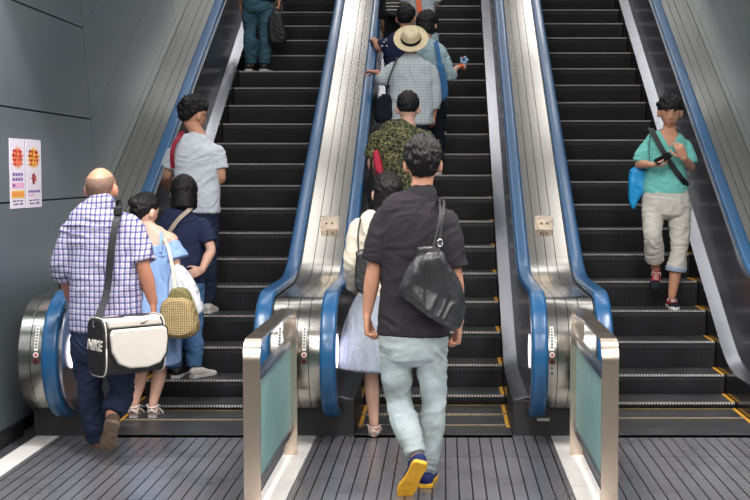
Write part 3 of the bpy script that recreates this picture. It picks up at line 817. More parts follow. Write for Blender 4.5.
def plaid(name, base, c1, c2, p1=.028, p2=.028, w=.26, rot=0, c3=None):
    m, nt, b = newmat(name); v = coords(nt, rot=(0, radians(rot), 0))
    sp = node(nt, 'ShaderNodeSeparateXYZ'); nz = node(nt, 'ShaderNodeTexNoise', i_Scale=6.0); nt.links.new(v, nz.inputs['Vector'])
    vm = node(nt, 'ShaderNodeVectorMath', operation='MULTIPLY_ADD'); vm.inputs[1].default_value = (.02,.02,.02); nt.links.new(nz.outputs['Color'], vm.inputs[0]); nt.links.new(v, vm.inputs[2])
    nt.links.new(vm.outputs[0], sp.inputs[0])
    def stripe(o, per, duty, off=0):
        a = node(nt, 'ShaderNodeMath', operation='MULTIPLY_ADD'); a.inputs[1].default_value = 1/per; a.inputs[2].default_value = 100+off; nt.links.new(o, a.inputs[0])
        f = node(nt, 'ShaderNodeMath', operation='FRACT'); nt.links.new(a.outputs[0], f.inputs[0])
        g = node(nt, 'ShaderNodeMath', operation='LESS_THAN'); g.inputs[1].default_value = duty; nt.links.new(f.outputs[0], g.inputs[0]); return g.outputs[0]
    cur = None; col = lin(base)
    for o, per, duty, off, cc, st in ((sp.outputs[0], p1, w, 0, c1, .85), (sp.outputs[2], p2, w, 0, c1, .75), (sp.outputs[0], p1, w*.5, .5, c2, .6), (sp.outputs[2], p2, w*.5, .5, c2, .6)):
        g = stripe(o, per, duty, off); ml = node(nt, 'ShaderNodeMath', operation='MULTIPLY'); ml.inputs[1].default_value = st; nt.links.new(g, ml.inputs[0])
        mx = node(nt, 'ShaderNodeMix', data_type='RGBA'); nt.links.new(ml.outputs[0], mx.inputs[0])
        if cur is None: mx.inputs[6].default_value = col
        else: nt.links.new(cur, mx.inputs[6])
        mx.inputs[7].default_value = lin(cc); cur = mx.outputs[2]
    nt.links.new(cur, b.inputs['Base Color']); b.inputs['Roughness'].default_value = .85; b.inputs['Specular IOR Level'].default_value = .2
    return m
def shirt(p, mat, arms, rows=None, name='shirt', t=(.5,), grow=(.018,.026), yoke=.062, fold=.005, fs=(9,9,16), seed=1, vox=.0065, extra=None, sub=3, ex=2.4):
    """torso cloth plus sleeves; arms: list of (points, radii); t: sleeve end fraction for each"""
    m = MB(); rows = rows or p.T
    loft(m, rows, p.R, 28, sub, ex=ex, caps=.25)
    for (pts, rad), te in zip(arms, t):
        limb(m, [p.nb+Vector((0,0,-.075)), p.nb.lerp(pts[0], .55)+Vector((0,0,-.035)), pts[0]+Vector((0,0,-.012))], [yoke*.95, yoke*.95, rad[0]+grow[0]-.004], 16)
        if te > 0:
            q, r = cut(pts, rad, 0, te); n = len(r)
            q2 = [q[0]]; q2[0] = q[0]+(q[1]-q[0])*.12; r2 = [r[0]+grow[0]-.006]
            for i in range(1, n): q2.append(q[i]); r2.append(r[i]+grow[0]+(grow[1]-grow[0])*i/(n-1))
            d = (q2[-1]-q2[-2]).normalized()
            limb(m, q2, r2, 20, 4, caps=False)
    if extra: extra(m)
    return fuse(name, m, mat, p.root, vox, 3, fold, fs, seed)
def pants(p, mat, legs, rows, t=(.97,.97), grow=(.022,.024), fold=.006, seed=2, name='trousers', vox=.0065, fs=(8,8,18), extra=None):
    m = MB(); loft(m, rows, p.R, 26, 3, ex=2.3, caps=.4)
    for (pts, rad), te in zip(legs, t):
        q, r = cut(pts, rad, 0, te); n = len(r)
        limb(m, q, [r[i]+grow[0]+(grow[1]-grow[0])*i/max(1,n-1) for i in range(n)], 20, 4, caps=False)
    if extra: extra(m)
    return fuse(name, m, mat, p.root, vox, 3, fold, fs, seed)
def pouch(name, pts, thick, mat, parent=None, loc=None, fold=.003, seed=3, vox=.006, fs=(14,14,14), ex=.5, layers=7, n=32, smooth=4, axis=Vector((0,1,0))):
    """a soft bag: outline points (Vectors) inflated along axis"""
    S = catmull([tuple(q) for q in pts]+[tuple(pts[0])], max(2, n//len(pts)))[:-1]; S = [Vector(q) for q in S]; c = sum(S, Vector())/len(S)
    V = []; k = len(S)
    for i in range(layers):
        t = -1+2*i/(layers-1); sc = max(.0, 1-abs(t)**3)**ex; sc = .82+.18*sc
        for q in S: V.append(c+(q-c)*sc+axis*thick*.5*t*(1 if isinstance(thick, (int,float)) else 1))
    F = [(i*k+j, i*k+(j+1)%k, (i+1)*k+(j+1)%k, (i+1)*k+j) for i in range(layers-1) for j in range(k)]+[tuple(range(k))[::-1], tuple(range((layers-1)*k, layers*k))]
    m = MB(); m.add(V, F); return fuse(name, m, mat, parent, vox, smooth, fold, fs, seed)
def carve(o, fn):
    off = Vector((0,0,0)); q = o.parent
    while q is not None: off += q.location; q = q.parent
    bm = bmesh.new(); bm.from_mesh(o.data); bmesh.ops.delete(bm, geom=[v for v in bm.verts if fn(v.co+off)], context='VERTS'); bm.to_mesh(o.data); bm.free()
def PX(v):
    """photo pixel of a world point"""
    dy = v.y; dz = v.z-HC; d = dy*cos(PITCH)-dz*sin(PITCH); u = dy*sin(PITCH)+dz*cos(PITCH)
    return PX0+FPX*v.x/d, 250-FPX*u/d
def text3d(name, s, size, mat, parent, M4, shear=0, off=0, ext=.001, sx=1):
    cu = bpy.data.curves.new('t', 'FONT'); cu.body = s; cu.size = size; cu.shear = shear; cu.offset = off; cu.extrude = ext; cu.align_x = 'CENTER'; cu.align_y = 'CENTER'; cu.resolution_u = 3
    t = bpy.data.objects.new('t', cu); C.objects.link(t)
    dg = bpy.context.evaluated_depsgraph_get(); dg.update(); me = bpy.data.meshes.new_from_object(t.evaluated_get(dg)); bpy.data.objects.remove(t)
    me.transform(Matrix.Diagonal((sx,1,1,1))); me.transform(M4)
    o_ = Vector((0,0,0)); q = parent
    while q is not None: o_ += q.location; q = q.parent
    me.transform(Matrix.Translation(-o_)); me.materials.clear(); return link(name, me, mat, parent)
def thing(name, loc, label, cat, group=None): return empty(name, loc, label, cat, group)
UP = Vector((0,0,1)); DN = Vector((0,0,-1)); XP = Vector((1,0,0)); XN = Vector((-1,0,0)); YP = Vector((0,1,0)); YN = Vector((0,-1,0))
# materials of clothes
M_polo = cloth('charcoal_polo_cloth', (47,43,48)); M_polob = plain('collar_knit', (40,37,42), .9)
M_jeansl = denim('pale_washed_denim', (128,134,126), (190,202,206), .42)
M_navysh = cloth('navy_canvas', (34,44,92)); M_gum = plain('yellow_gum_sole', (232,172,40), .5)
M_white = plain('white_rubber', (222,218,212), .5); M_leather = plain('black_leather', (44,44,46), .34, var=.3, nscale=12, bump=.5, bscale=30, bdist=.006, spec=.7)
M_chr = plain('ring_metal', (190,190,190), .25, metal=1)
M_cream = cloth('cream_knit', (226,216,196)); M_grey = cloth('light_grey_pleats', (160,167,178))
M_plaid = plaid('navy_white_plaid', (214,210,222), (64,62,116), (120,112,160), .028, .034, .36)
M_dkdenim = denim('dark_navy_denim', (22,28,44), (48,58,82), .42)
M_brown = plain('brown_suede', (84,66,54), .8, var=.25, nscale=40, bump=.3, bscale=80); M_brsole = plain('worn_brown_sole', (118,100,84), .8, var=.3, nscale=30, bump=.6, bscale=60, bdist=.004)
M_bagdk = plain('black_nylon', (36,33,34), .5, var=.2, bump=.2, bscale=200, bdist=.001); M_bagwh = plain('off_white_vinyl', (214,206,196), .42, var=.05, nscale=8)
M_dress = cloth('pale_blue_cotton', (146,176,222)); M_straw = newmat('woven_straw')[0]
nt = M_straw.node_tree; b_ = nt.nodes['Principled BSDF']; v_ = coords(nt)
w1 = node(nt, 'ShaderNodeTexWave', i_Scale=28.0, i_Distortion=3.0, bands_direction='Z'); w2 = node(nt, 'ShaderNodeTexWave', i_Scale=22.0, i_Distortion=2.0, bands_direction='X')
nt.links.new(v_, w1.inputs['Vector']); nt.links.new(v_, w2.inputs['Vector'])
mm_ = node(nt, 'ShaderNodeMath', operation='MULTIPLY'); nt.links.new(w1.outputs['Fac'], mm_.inputs[0]); nt.links.new(w2.outputs['Fac'], mm_.inputs[1])
nt.links.new(ramp(nt, mm_.outputs[0], [(0, lin((140,116,74))), (.5, lin((206,184,134)))]), b_.inputs['Base Color']); b_.inputs['Roughness'].default_value = .8
bp_ = node(nt, 'ShaderNodeBump', i_Strength=.8, i_Distance=.004); nt.links.new(mm_.outputs[0], bp_.inputs['Height']); nt.links.new(bp_.outputs[0], b_.inputs['Normal'])
M_poly = plain('white_plastic_film', (222,224,230), .3, var=.05, bump=.5, bscale=25, bdist=.008)
M_navy = cloth('navy_cotton', (38,46,74)); M_jeans = denim('mid_blue_denim', (44,78,122), (94,132,172), .42)
M_wtee = cloth('white_cotton', (206,212,220)); M_redst = plain('dark_red_webbing', (150,26,52), .7); M_bg = plain('beige_strap', (176,160,142), .7)
M_navyd = cloth('dark_navy_cotton', (26,30,42)); M_teal = cloth('turquoise_cotton', (116,196,186)); M_khaki = cloth('cream_chino', (206,202,192))
M_tealjeans = denim('teal_blue_denim', (42,76,92), (84,120,136), .42); M_blk = cloth('black_cotton', (26,26,30)); M_blkb = plain('black_bag_fabric', (30,31,34), .5, bump=.3, bscale=60)
M_ltpl = plaid('pale_grey_checked', (214,222,224), (156,170,178), (182,192,196), .022, .026, .24)
M_ltblue = cloth('pale_aqua_cotton', (176,202,208)); M_bluetote = cloth('denim_blue_canvas', (66,118,168)); M_red = M_red; M_redbag = plain('crimson_fabric', (190,24,60), .6)
M_hatst = plain('hat_straw', (232,216,178), .7, var=.1, nscale=80, bump=.5, bscale=120, bdist=.002); M_orange = plain('orange_plastic', (240,100,36), .4); M_ltbp = plain('pale_blue_plastic', (150,190,230), .4)
M_cyan = plain('bright_blue_nylon', (20,150,214), .45); M_rs = cloth('red_canvas', (150,36,50)); M_phone = plain('black_phone_glass', (14,14,18), .12)
M_cuff = cloth('pale_blue_cuff', (160,176,200)); M_strapb = plain('black_webbing', (26,25,28), .6); M_grips = plain('purple_print', (150,90,130), .8)
# camouflage print
M_camo, nt, b_ = newmat('camouflage_print'); v_ = coords(nt)
vo = node(nt, 'ShaderNodeTexVoronoi', feature='DISTANCE_TO_EDGE', i_Scale=26.0); nz_ = node(nt, 'ShaderNodeTexNoise', i_Scale=22.0, i_Detail=2.0); nt.links.new(v_, nz_.inputs['Vector'])
vm_ = node(nt, 'ShaderNodeVectorMath', operation='MULTIPLY_ADD'); vm_.inputs[1].default_value = (.06,.06,.06); nt.links.new(nz_.outputs['Color'], vm_.inputs[0]); nt.links.new(v_, vm_.inputs[2]); nt.links.new(vm_.outputs[0], vo.inputs['Vector'])
n3_ = node(nt, 'ShaderNodeTexNoise', i_Scale=16.0, i_Detail=1.0); nt.links.new(v_, n3_.inputs['Vector'])
cb_ = ramp(nt, n3_.outputs['Fac'], [(0, lin((34,36,28))), (.52, lin((62,66,44)))], 'CONSTANT')
gt_ = node(nt, 'ShaderNodeMath', operation='LESS_THAN'); gt_.inputs[1].default_value = .045; nt.links.new(vo.outputs['Distance'], gt_.inputs[0])
mx_ = node(nt, 'ShaderNodeMix', data_type='RGBA'); nt.links.new(gt_.outputs[0], mx_.inputs[0]); nt.links.new(cb_, mx_.inputs[6]); mx_.inputs[7].default_value = lin((140,138,88)); nt.links.new(mx_.outputs[2], b_.inputs['Base Color']); b_.inputs['Roughness'].default_value = .85

# ================================================================= man in the black polo
Y = 6.6
p = Person('man in a charcoal polo and pale jeans walking to the middle escalator, seen from behind', Y, (P(415,495,Y).x, Y, .006), .0055)
p.torso([(413,334,0,.188,.125),(414,300,0,.178,.118),(414,265,0,.178,.120),(414,235,0,.192,.125),(415,213,0,.178,.115),(419,202,.0,.120,.088),(421,197,.01,.070,.062)])
p.head((423,163,.02), yaw=3, pitch=4, neck=(421,194,.0), nr=.056)
aL = p.arm([(385,217,0),(374,268,.0),(367,314,.04)], 1.0); aR = p.arm([(446,219,0),(455,272,-.01),(459,323,.05)], 1.0)
add_hand(p.b, aL[0][-1], Vector((.0,.03,-1)), XP, YP, 46, 1.14, thumb=25); add_hand(p.b, aR[0][-1], Vector((-.03,.05,-1)), XN, YP, 50, 1.12, thumb=25)
lL = p.leg([(395,350,0),(399,402,.06),(416,456,-.17)], .84); lR = p.leg([(431,350,0),(434,404,.06),(425,476,.12)], .84)
loft(p.b, [(P(413,350,Y), .12, .09), (P(413,325,Y), .15, .1)], (1,0,0), 18, 3)
p.finish(M_skin)
shirt(p, M_polo, [aL, aR], t=(.46,.46), grow=(.020,.030), fold=.007, seed=4)
m = MB(); 
S_ = [P(421,198,Y), P(422,194,Y+.0), P(422,191,Y+.01)]
loft(m, [(S_[0], .092, .080), (S_[1], .080, .072), (S_[2], .072, .066)], (1,0,0), 24, 3, caps=.02); fuse('collar', m, M_polob, p.root, .005, 2)
pants(p, M_jeansl, [lL, lR], [(P(413,358,Y), .150, .108), (P(413,345,Y), .180, .120), (P(413,330,Y), .180, .118)], t=(1,.98), grow=(.014,.028), fold=.008, fs=(8,8,15), seed=9)
hair('hair', p.hc, p.M, M_hair, p.root, s=1.03, seed=2, thick=.020, tuft=.010, line=(.45,.12,-.60))
hl, tl_ = P(421,464,6.33), P(401,501,6.49)
shoe(p.root, hl, tl_, Vector((0,.78,.62)), M_navysh, M_gum, ln=.285, w=.049, solename='gum_sole')
h2 = P(425,492,6.63); h2.z = .006
shoe(p.root, h2, h2+Vector((.03,.28,0)), UP, M_navysh, M_gum, ln=.28, w=.048, solename='gum_sole')
# his leather bag
Yb = 6.39
t = thing('shoulder_bag', P(432,290,Yb), 'black leather shoulder bag slung on the back of the charcoal polo', 'bag')
ol = [P(x, y, Yb+dy) for x, y, dy in ((416,256,0),(428,252,0),(441,250,0),(449,264,.01),(460,282,.03),(465,303,.05),(463,322,.05),(455,329,.03),(430,317,0),(412,304,0),(399,292,0),(405,272,0))]
pouch('bag_body', ol, .10, M_leather, t, fold=.006, seed=5, fs=(18,10,6), n=48)
pouch('inner_flap', [P(x,y,Yb+.015) for x, y in ((417,247),(436,247),(437,262),(418,262))], .03, M_leather, t, fold=0, n=16)
strap('strap', [P(438,256,Yb-.04), P(440,238,Yb), P(443,215,Yb+.03), P(444,204,6.53), P(443,199,6.62), P(442,204,6.72)], .014, .006, M_strapb, t)
strap('strap', [P(432,256,Yb-.03), P(435,240,Yb-.01), P(440,218,Yb+.03), P(440,204,6.52), P(439,198,6.62), P(438,204,6.72)], .012, .006, M_strapb, t)
m = MB(); m.tube([P(440+2.6*cos(a*pi/6), 243+3.6*sin(a*pi/6), Yb-.03) for a in range(13)], .0035, 6); m.build('ring', M_chr, t, True)

# ================================================================= woman in the cream cardigan
Y = 7.95
p = Person('woman in a cream cardigan and grey dress, half hidden left of the polo man', Y, (P(372,437,Y).x, Y, .01), .0055)
p.torso([(378,300,0,.125,.10),(376,275,0,.115,.09),(377,250,0,.13,.095),(380,228,0,.145,.10),(386,217,0,.10,.08),(388,211,0,.05,.05)])
p.head((388,193,.0), yaw=6, pitch=2, neck=(388,211), nr=.046)
aL = p.arm([(358,226,0),(352,262,-.02),(354,290,.18)], .9); aR = p.arm([(412,228,0),(418,262,0),(405,290,.16)], .9)
add_hand(p.b, aL[0][-1], Vector((.3,1,-.1)), XP, UP, 35, .9); add_hand(p.b, aR[0][-1], Vector((-.2,1,-.1)), XN, UP, 35, .9)
lL = p.leg([(370,320,0),(371,372,.02),(374,424,.0)], .84); lR = p.leg([(392,320,0),(394,372,.1),(396,418,.35)], .84)
for an, tw in ((lL[0][-1], Vector((-.02,.17,-.052))), (lR[0][-1], Vector((.02,.17,-.052)))):
    limb(p.b, [an+Vector((0,-.03,-.055)), an+Vector((0,.0,-.045)), an+tw*.5, an+tw], [.024,.034,.030,.020], 12)
p.finish(M_skinl)
shirt(p, M_cream, [aL, aR], t=(.93,.93), grow=(.018,.022), fold=.006, seed=14, name='cardigan', yoke=.05)
m = MB(); loft(m, [(P(374,367,Y), .235, .20), (P(375,340,Y), .215, .18), (P(377,312,Y), .175, .14), (P(378,294,Y), .125, .105)], (1,0,0), 40, 4, caps=.05)
def pl_(co):
    return np.clip((P(0,290,Y).z-co[:,2])/.35, 0, 1)*1.0
fuse('dress', m, M_grey, p.root, .0065, 2, .016, (22,22,1.2), 6, pl_)
hair('hair', p.hc, p.M, M_hair, p.root, s=.98, seed=12, thick=.016, tuft=.005, drop=.19, line=(.4,-.2,-.9))
def sandal(parent, an, mat, heel=None, hh=.05, w=.036, fwd=Vector((0,1,0))):
    c = an+Vector((0,0,0)); base = an+Vector((0,-.045,0)); r = fwd.cross(UP).normalized()
    zf = an.z-.10
    m = MB(); st = []
    sh = [(-.0,.7,hh),(.05,.85,hh*.98),(.12,.8,hh*.6),(.17,1.0,hh*.28),(.22,.85,.012),(.235,.5,.012)]
    V = []
    for a, k, z in sh:
        for sx, dz in ((-1,0),(1,0),(1,.012),(-1,.012)):
            q = base+fwd*a+r*sx*w*k; V.append(Vector((q.x, q.y, an.z-.068-hh+z+dz)))
    n = len(sh); F = [(i*4+k, i*4+(k+1)%4, (i+1)*4+(k+1)%4, (i+1)*4+k) for i in range(n-1) for k in range(4)]+[(0,1,2,3),((n-1)*4,(n-1)*4+3,(n-1)*4+2,(n-1)*4+1)]
    m.add(V, F); s_ = m.build('sandal', mat, parent, bevel=.003)
    if hh > .03:
        m = MB(); b0 = base+fwd*.005; m.box((b0.x-w*.72, b0.y-.0, an.z-.068-hh), (b0.x+w*.72, b0.y+.055, an.z-.068+.004)); m.build('block_heel', mat, s_, bevel=.004)
    m = MB(); c1 = an+Vector((0,.0,-.012))
    m.tube([c1+Vector((.040*cos(q*pi/9), .044*sin(q*pi/9)-.004, .006*cos(q*pi/4.5))) for q in range(19)], .0055, 6)
    c2 = base+fwd*.17; c2.z = an.z-.055-hh*.0
    c2.z = an.z-.068-hh+hh*.28+.012
    m3 = MB(); m3.tube([c2+Vector((.040*cos(q*pi/8), 0, .043*sin(q*pi/8))) for q in range(9)], .008, 6); m3.build('toe_strap', mat, s_, True)
    m.tube([base+r*w*.7+Vector((0,.01,-.05)), c1+r*.036+Vector((0,0,-.002))], .005, 6); m.tube([base-r*w*.7+Vector((0,.01,-.05)), c1-r*.036+Vector((0,0,-.002))], .005, 6)
    m3 = MB(); m3.tube([base+r*w*.75+Vector((0,-.0,-.055)), base+Vector((0,-.012,-.03)), base-r*w*.75+Vector((0,0,-.055))], .009, 8); m3.build('heel_strap', mat, s_, True)
    m.build('ankle_strap', mat, s_, True)
M_sand = plain('beige_sandal_leather', (206,190,180), .4); M_whs = plain('white_sandal_leather', (226,218,210), .4)
sandal(p.root, lL[0][-1]+Vector((0,0,.0)), M_sand, hh=.02); sandal(p.root, lR[0][-1]+Vector((0,0,.0)), M_sand, hh=.02)
t = thing('handbag', P(358,275,7.8), 'small black handbag under the arm of the cream cardigan', 'bag')
pouch('bag_body', [P(x,y,7.78) for x, y in ((356,252),(364,250),(372,270),(374,292),(362,294),(355,285))], .07, M_leather, t, fold=.004, n=24)
strap('strap', [P(359,256,7.76), P(358,236,7.80), P(360,222,7.86), P(361,217,7.95)], .012, .004, M_strapb, t)

# ================================================================= man in the plaid shirt
Y = 7.42
p = Person('balding man in a navy and white plaid short-sleeved shirt walking beside the left newel', Y, (P(100,452,Y).x, Y, .006), .0055)
p.torso([(106,329,0,.208,.15),(106,312,0,.208,.15),(106,290,0,.206,.148),(105,262,0,.208,.14),(102,238,0,.212,.13),(99,222,0,.188,.12),(99,210,0,.130,.092),(100,205,.0,.076,.07)])
p.head((101,188,.04), yaw=-4, pitch=10, neck=(100,202,0), nr=.062, feat=True)
aL = p.arm([(74,229,0),(64,266,.0),(70,298,.26)], 1.06); aR = p.arm([(132,227,0),(143,266,-.04),(153,302,.04)], 1.08)
add_hand(p.b, aL[0][-1], Vector((.4,1,-.2)), XP, UP, 40); add_hand(p.b, aR[0][-1], Vector((.05,.15,-1)), XN, YP, 60, 1.0)
lL = p.leg([(87,350,0),(90,392,.06),(97,440,.16)], 1.02); lR = p.leg([(119,350,0),(122,392,.05),(111,416,-.08)], .98)
loft(p.b, [(P(103,352,Y), .13, .1), (P(103,330,Y), .16, .11)], (1,0,0), 18, 3)
p.finish(M_skinr)
shirt(p, M_plaid, [aL, aR], t=(.50,.46), grow=(.026,.038), fold=.009, seed=24, fs=(7,7,9), yoke=.068)
m = MB(); loft(m, [(P(100,206,Y), .094, .085), (P(101,203,Y), .084, .078), (P(101,200,Y+.01), .077, .072)], (1,0,0), 24, 3, caps=.02); fuse('collar', m, M_plaid, p.root, .005, 2)
pants(p, M_dkdenim, [lL, lR], [(P(103,360,Y), .165, .125), (P(103,345,Y), .19, .14), (P(103,328,Y), .185, .135)], t=(.99,.96), grow=(.008,.026), fold=.010, seed=29)
hair('cropped_hair', p.hc, p.M, M_hairb, p.root, 'balding', seed=22, thick=.003, tuft=.001, line=(.9,.25,-.66))
hl = P(112,423,7.24); tl_ = P(107,461,7.42); tl_.z = .02
shoe(p.root, hl, tl_, Vector((0,.8,.6)), M_brown, M_brsole, ln=.28, w=.052, solename='worn_sole')
h2 = P(97,452,7.58); h2.z = .006; shoe(p.root, h2, h2+Vector((.0,.28,0)), UP, M_brown, M_brsole, ln=.285, w=.052, solename='worn_sole')
# his messenger bag
th = radians(-33); U = Vector((cos(th), -sin(th)*1, 0)); U = Vector((cos(radians(42)), sin(radians(42)), 0)); Nn = Vector((sin(radians(42)), -cos(radians(42)), 0))
cB = P(131,345,7.22)+(-Nn)*.05+U*.0
t = thing('messenger_bag', cB, 'black and white messenger bag hanging behind the plaid shirt man', 'bag')
m = MB(); W_, D_, H_ = .192, .112, .166
loft(m, [(cB-U*W_, D_*.80, H_*.90), (cB-U*W_*.92, D_*.97, H_*.98), (cB, D_*1.05, H_), (cB+U*W_*.92, D_*.97, H_*.98), (cB+U*W_, D_*.80, H_*.9)], Nn, 32, 4, ex=4, caps=.1)
body_ = fuse('bag_body', m, M_bagdk, t, .006, 3, .003, (8,8,8), 3)
def Bp(u, z, n): return cB+U*u+UP*z+Nn*(n)
def slab(name, pts, n0, n1, mat, parent, bev=.004):
    k = len(pts); V = [Bp(u,z,n0) for u,z in pts]+[Bp(u,z,n1) for u,z in pts]
    F = [tuple(range(k))[::-1], tuple(range(k,2*k))]+[(i,(i+1)%k,k+(i+1)%k,k+i) for i in range(k)]
    o = mesh(name, V, F, mat, parent, False); md = o.modifiers.new('bevel', 'BEVEL'); md.width = bev; md.segments = 3; md.limit_method = 'ANGLE'; return o
flap = [(-.17,.075),(-.16,.105),(.165,.105),(.185,.09),(.19,.03),(.18,-.05),(.14,-.105),(.06,-.125),(-.05,-.12),(-.12,-.09),(-.16,-.02)]
fp = slab('front_flap', flap, D_*.9, D_*1.05+.022, M_bagwh, t, .012)
slab('front_piping', [(u*1.06, z*1.08-.004) for u, z in flap], D_*.9, D_*1.05+.008, M_bagdk, t, .003)
slab('upper_panel', [(-.17,.11),(-.165,.158),(.15,.158),(.17,.11)], D_*.3, D_*1.05+.004, M_bagwh, t, .014)
m = MB(); loft(m, [(Bp(-.17,.152,0), D_*.8, .012), (Bp(.17,.152,0), D_*.8, .012)], Nn, 20, 3, ex=3.5); fuse('top_panel', m, M_bagwh, t, .006, 2)
for sg in (-1, 1):
    m = MB(); pts = []
    for q in range(33):
        a = 2*pi*q/32; ca, sa = cos(a), sin(a)
        pts.append(cB+U*sg*(W_*.955)+Nn*D_*1.0*math.copysign(abs(ca)**.5, ca)+UP*H_*1.0*math.copysign(abs(sa)**.5, sa))
    m.tube(pts, .0042, 6); m.build('edge_piping', M_bagwh, t, True)
# lettering on the end panel, reading upright from outside
ex_ = Nn; M4 = Matrix(((ex_.x, 0, -U.x, 0), (ex_.y, 0, -U.y, 0), (0, 1, 0, 0), (0,0,0,1)))
loc = cB-U*(W_+.018)+UP*.012+Nn*.016
text3d('lettering', 'NIKE', .082, M_bagwh, t, Matrix.Translation(loc) @ M4, shear=.25, off=.0022, ext=.003, sx=.96)
sw = [(0,0),(.010,-.010),(.022,-.009),(.060,.012),(.024,-.001),(.012,-.003)]
slab('curved_tick_mark', [(u+.02, z+.135) for u, z in sw], D_*1.05+.004, D_*1.05+.0062, M_black, t, .0004)
slab('zip_line', [(-.16,.108),(-.16,.114),(.165,.114),(.165,.108)], D_*1.0, D_*1.05+.007, M_bagdk, t, .001)
strap('strap', [Bp(-.19,.13,0), P(107,290,7.22), P(111,250,7.23), P(116,222,7.27), P(119,208,7.36), P(119,203,7.46), P(116,212,7.60)], .040, .005, M_strapb, t)
m = MB(); q = P(118,211,7.30); m.box((q.x-.024, q.y-.014, q.z-.022), (q.x+.024, q.y+.006, q.z+.022)); m.build('strap_pad', M_strapb, t, bevel=.004)
m = MB(); q = Bp(-.19,.13,0); m.tube([q+Vector((.016*cos(a*pi/6),0,.02*sin(a*pi/6))) for a in range(13)], .003, 6); m.build('ring', M_chr, t, True)

# ================================================================= woman in the blue off-shoulder dress
Y = 8.66
p = Person('woman in a pale blue off-shoulder dress and white block-heeled sandals on the left escalator', Y, (P(145,418,Y).x, Y, .002), .0055)
p.T = []; p.R = XP
loft(p.b, [(P(152,320,Y), .12, .10), (P(152,290,Y), .09, .08), (P(153,262,Y), .115, .085), (P(154,244,Y), .135, .08), (P(153,233,Y), .09, .06), (P(151,227,Y), .04, .045)], (1,0,0), 20, 3)
p.head((145,212,.02), yaw=-42, pitch=-12, neck=(150,229,0), nr=.043, hs=None) if False else None
p.hs = .95; p.head((145,211,.02), yaw=-38, pitch=-14, neck=(150,230,0), nr=.043)
aL = p.arm([(137,239,0),(132,268,.05),(140,292,.2)], .84); aR = p.arm([(171,240,0),(176,268,-.02),(168,290,.14)], .84)
add_hand(p.b, aL[0][-1], Vector((.4,.8,-.1)), XP, UP, 40, .88); add_hand(p.b, aR[0][-1], Vector((-.2,.9,-.1)), XN, UP, 40, .88)
for a in (aL, aR): limb(p.b, [P(151,232,Y), a[0][0]], [.045,.05], 14)
lL = p.leg([(144,328,0),(143,366,.0),(134,404,-.03)], .86); lR = p.leg([(161,328,0),(161,366,.02),(153,404,-.03)], .86)
for an in (lL[0][-1], lR[0][-1]): limb(p.b, [an+Vector((0,-.028,-.05)), an+Vector((0,.0,-.04)), an+Vector((0,.08,-.075)), an+Vector((0,.16,-.10))], [.024,.033,.028,.018], 12)
p.finish(M_skinl)
m = MB(); loft(m, [(P(151,362,Y), .20, .17), (P(151,340,Y), .19, .16), (P(152,315,Y), .165, .14), (P(153,288,Y), .125, .11), (P(154,262,Y), .135, .105), (P(155,247,Y), .140, .09)], (1,0,0), 36, 4, caps=.1)
fuse('dress', m, M_dress, p.root, .0065, 2, .010, (14,14,3), 7)
m = MB()
for a, sg in ((aL, -1), (aR, 1)):
    q = a[0][0]
    m2 = MB(); dn = (a[0][1]-q).normalized()
    limb(m, [q+dn*.02+XP*sg*.0, q+dn*.07+XP*sg*.005, q+dn*.13+XP*sg*.014], [.058,.068,.084], 18, caps=False)
loft(m, [(P(155,256,Y), .150, .105), (P(155,245,Y), .150, .095)], (1,0,0), 24, 3, caps=.05)
fuse('ruffle', m, M_dress, p.root, .0065, 1, .009, (20,20,4), 8)
strap('shoulder_strap', [P(160,252,8.55), P(161,240,8.56), P(161,232,8.62), P(160,234,8.72)], .022, .004, M_dress, p.root); strap('shoulder_strap', [P(143,252,8.55), P(142,240,8.56), P(141,234,8.62), P(142,236,8.72)], .022, .004, M_dress, p.root)
hair('hair', p.hc, p.M, M_hair, p.root, s=.93, seed=32, thick=.017, tuft=.006, line=(.42,-.1,-.72))
m = MB(); blob(m, p.hc+p.M @ Vector((.0,-.10,.035)), (.045,.042,.042)); fuse('hair_bun', m, M_hair, p.root, .006, 2, .004, (30,30,30), 3)
for an in (lL[0][-1], lR[0][-1]): sandal(p.root, an, M_whs, hh=.055, w=.038)
Yb = 8.42
t = thing('straw_bag', P(179,315,Yb), 'woven straw drawstring bag hanging behind the blue dress', 'bag')
pouch('bag_body', [P(x,y,Yb) for x, y in ((163,303),(170,297),(182,296),(192,300),(197,318),(197,333),(180,338),(165,333),(161,318))], .20, M_straw, t, fold=.004, n=36, vox=.007)
pouch('gathered_top', [P(x,y,Yb) for x, y in ((168,300),(172,290),(180,288),(187,291),(191,301),(180,303))], .12, plain('olive_lining', (120,112,70), .8, bump=.4, bscale=50), t, fold=.008, fs=(40,40,4), n=24)
strap('strap', [P(176,293,Yb-.03), P(173,270,Yb), P(169,250,Yb+.06), P(165,240,8.55), P(163,234,8.66), P(164,244,8.74)], .022, .004, plain('cream_strap', (214,200,184), .7), t)
t = thing('plastic_bag', P(186,285,8.62), 'white plastic bag held between the blue dress and the navy T-shirt', 'bag')
pouch('bag_body', [P(x,y,8.62) for x, y in ((172,268),(180,265),(192,280),(200,298),(202,312),(188,316),(174,312),(170,290))], .10, M_poly, t, fold=.012, fs=(16,16,8), n=32)

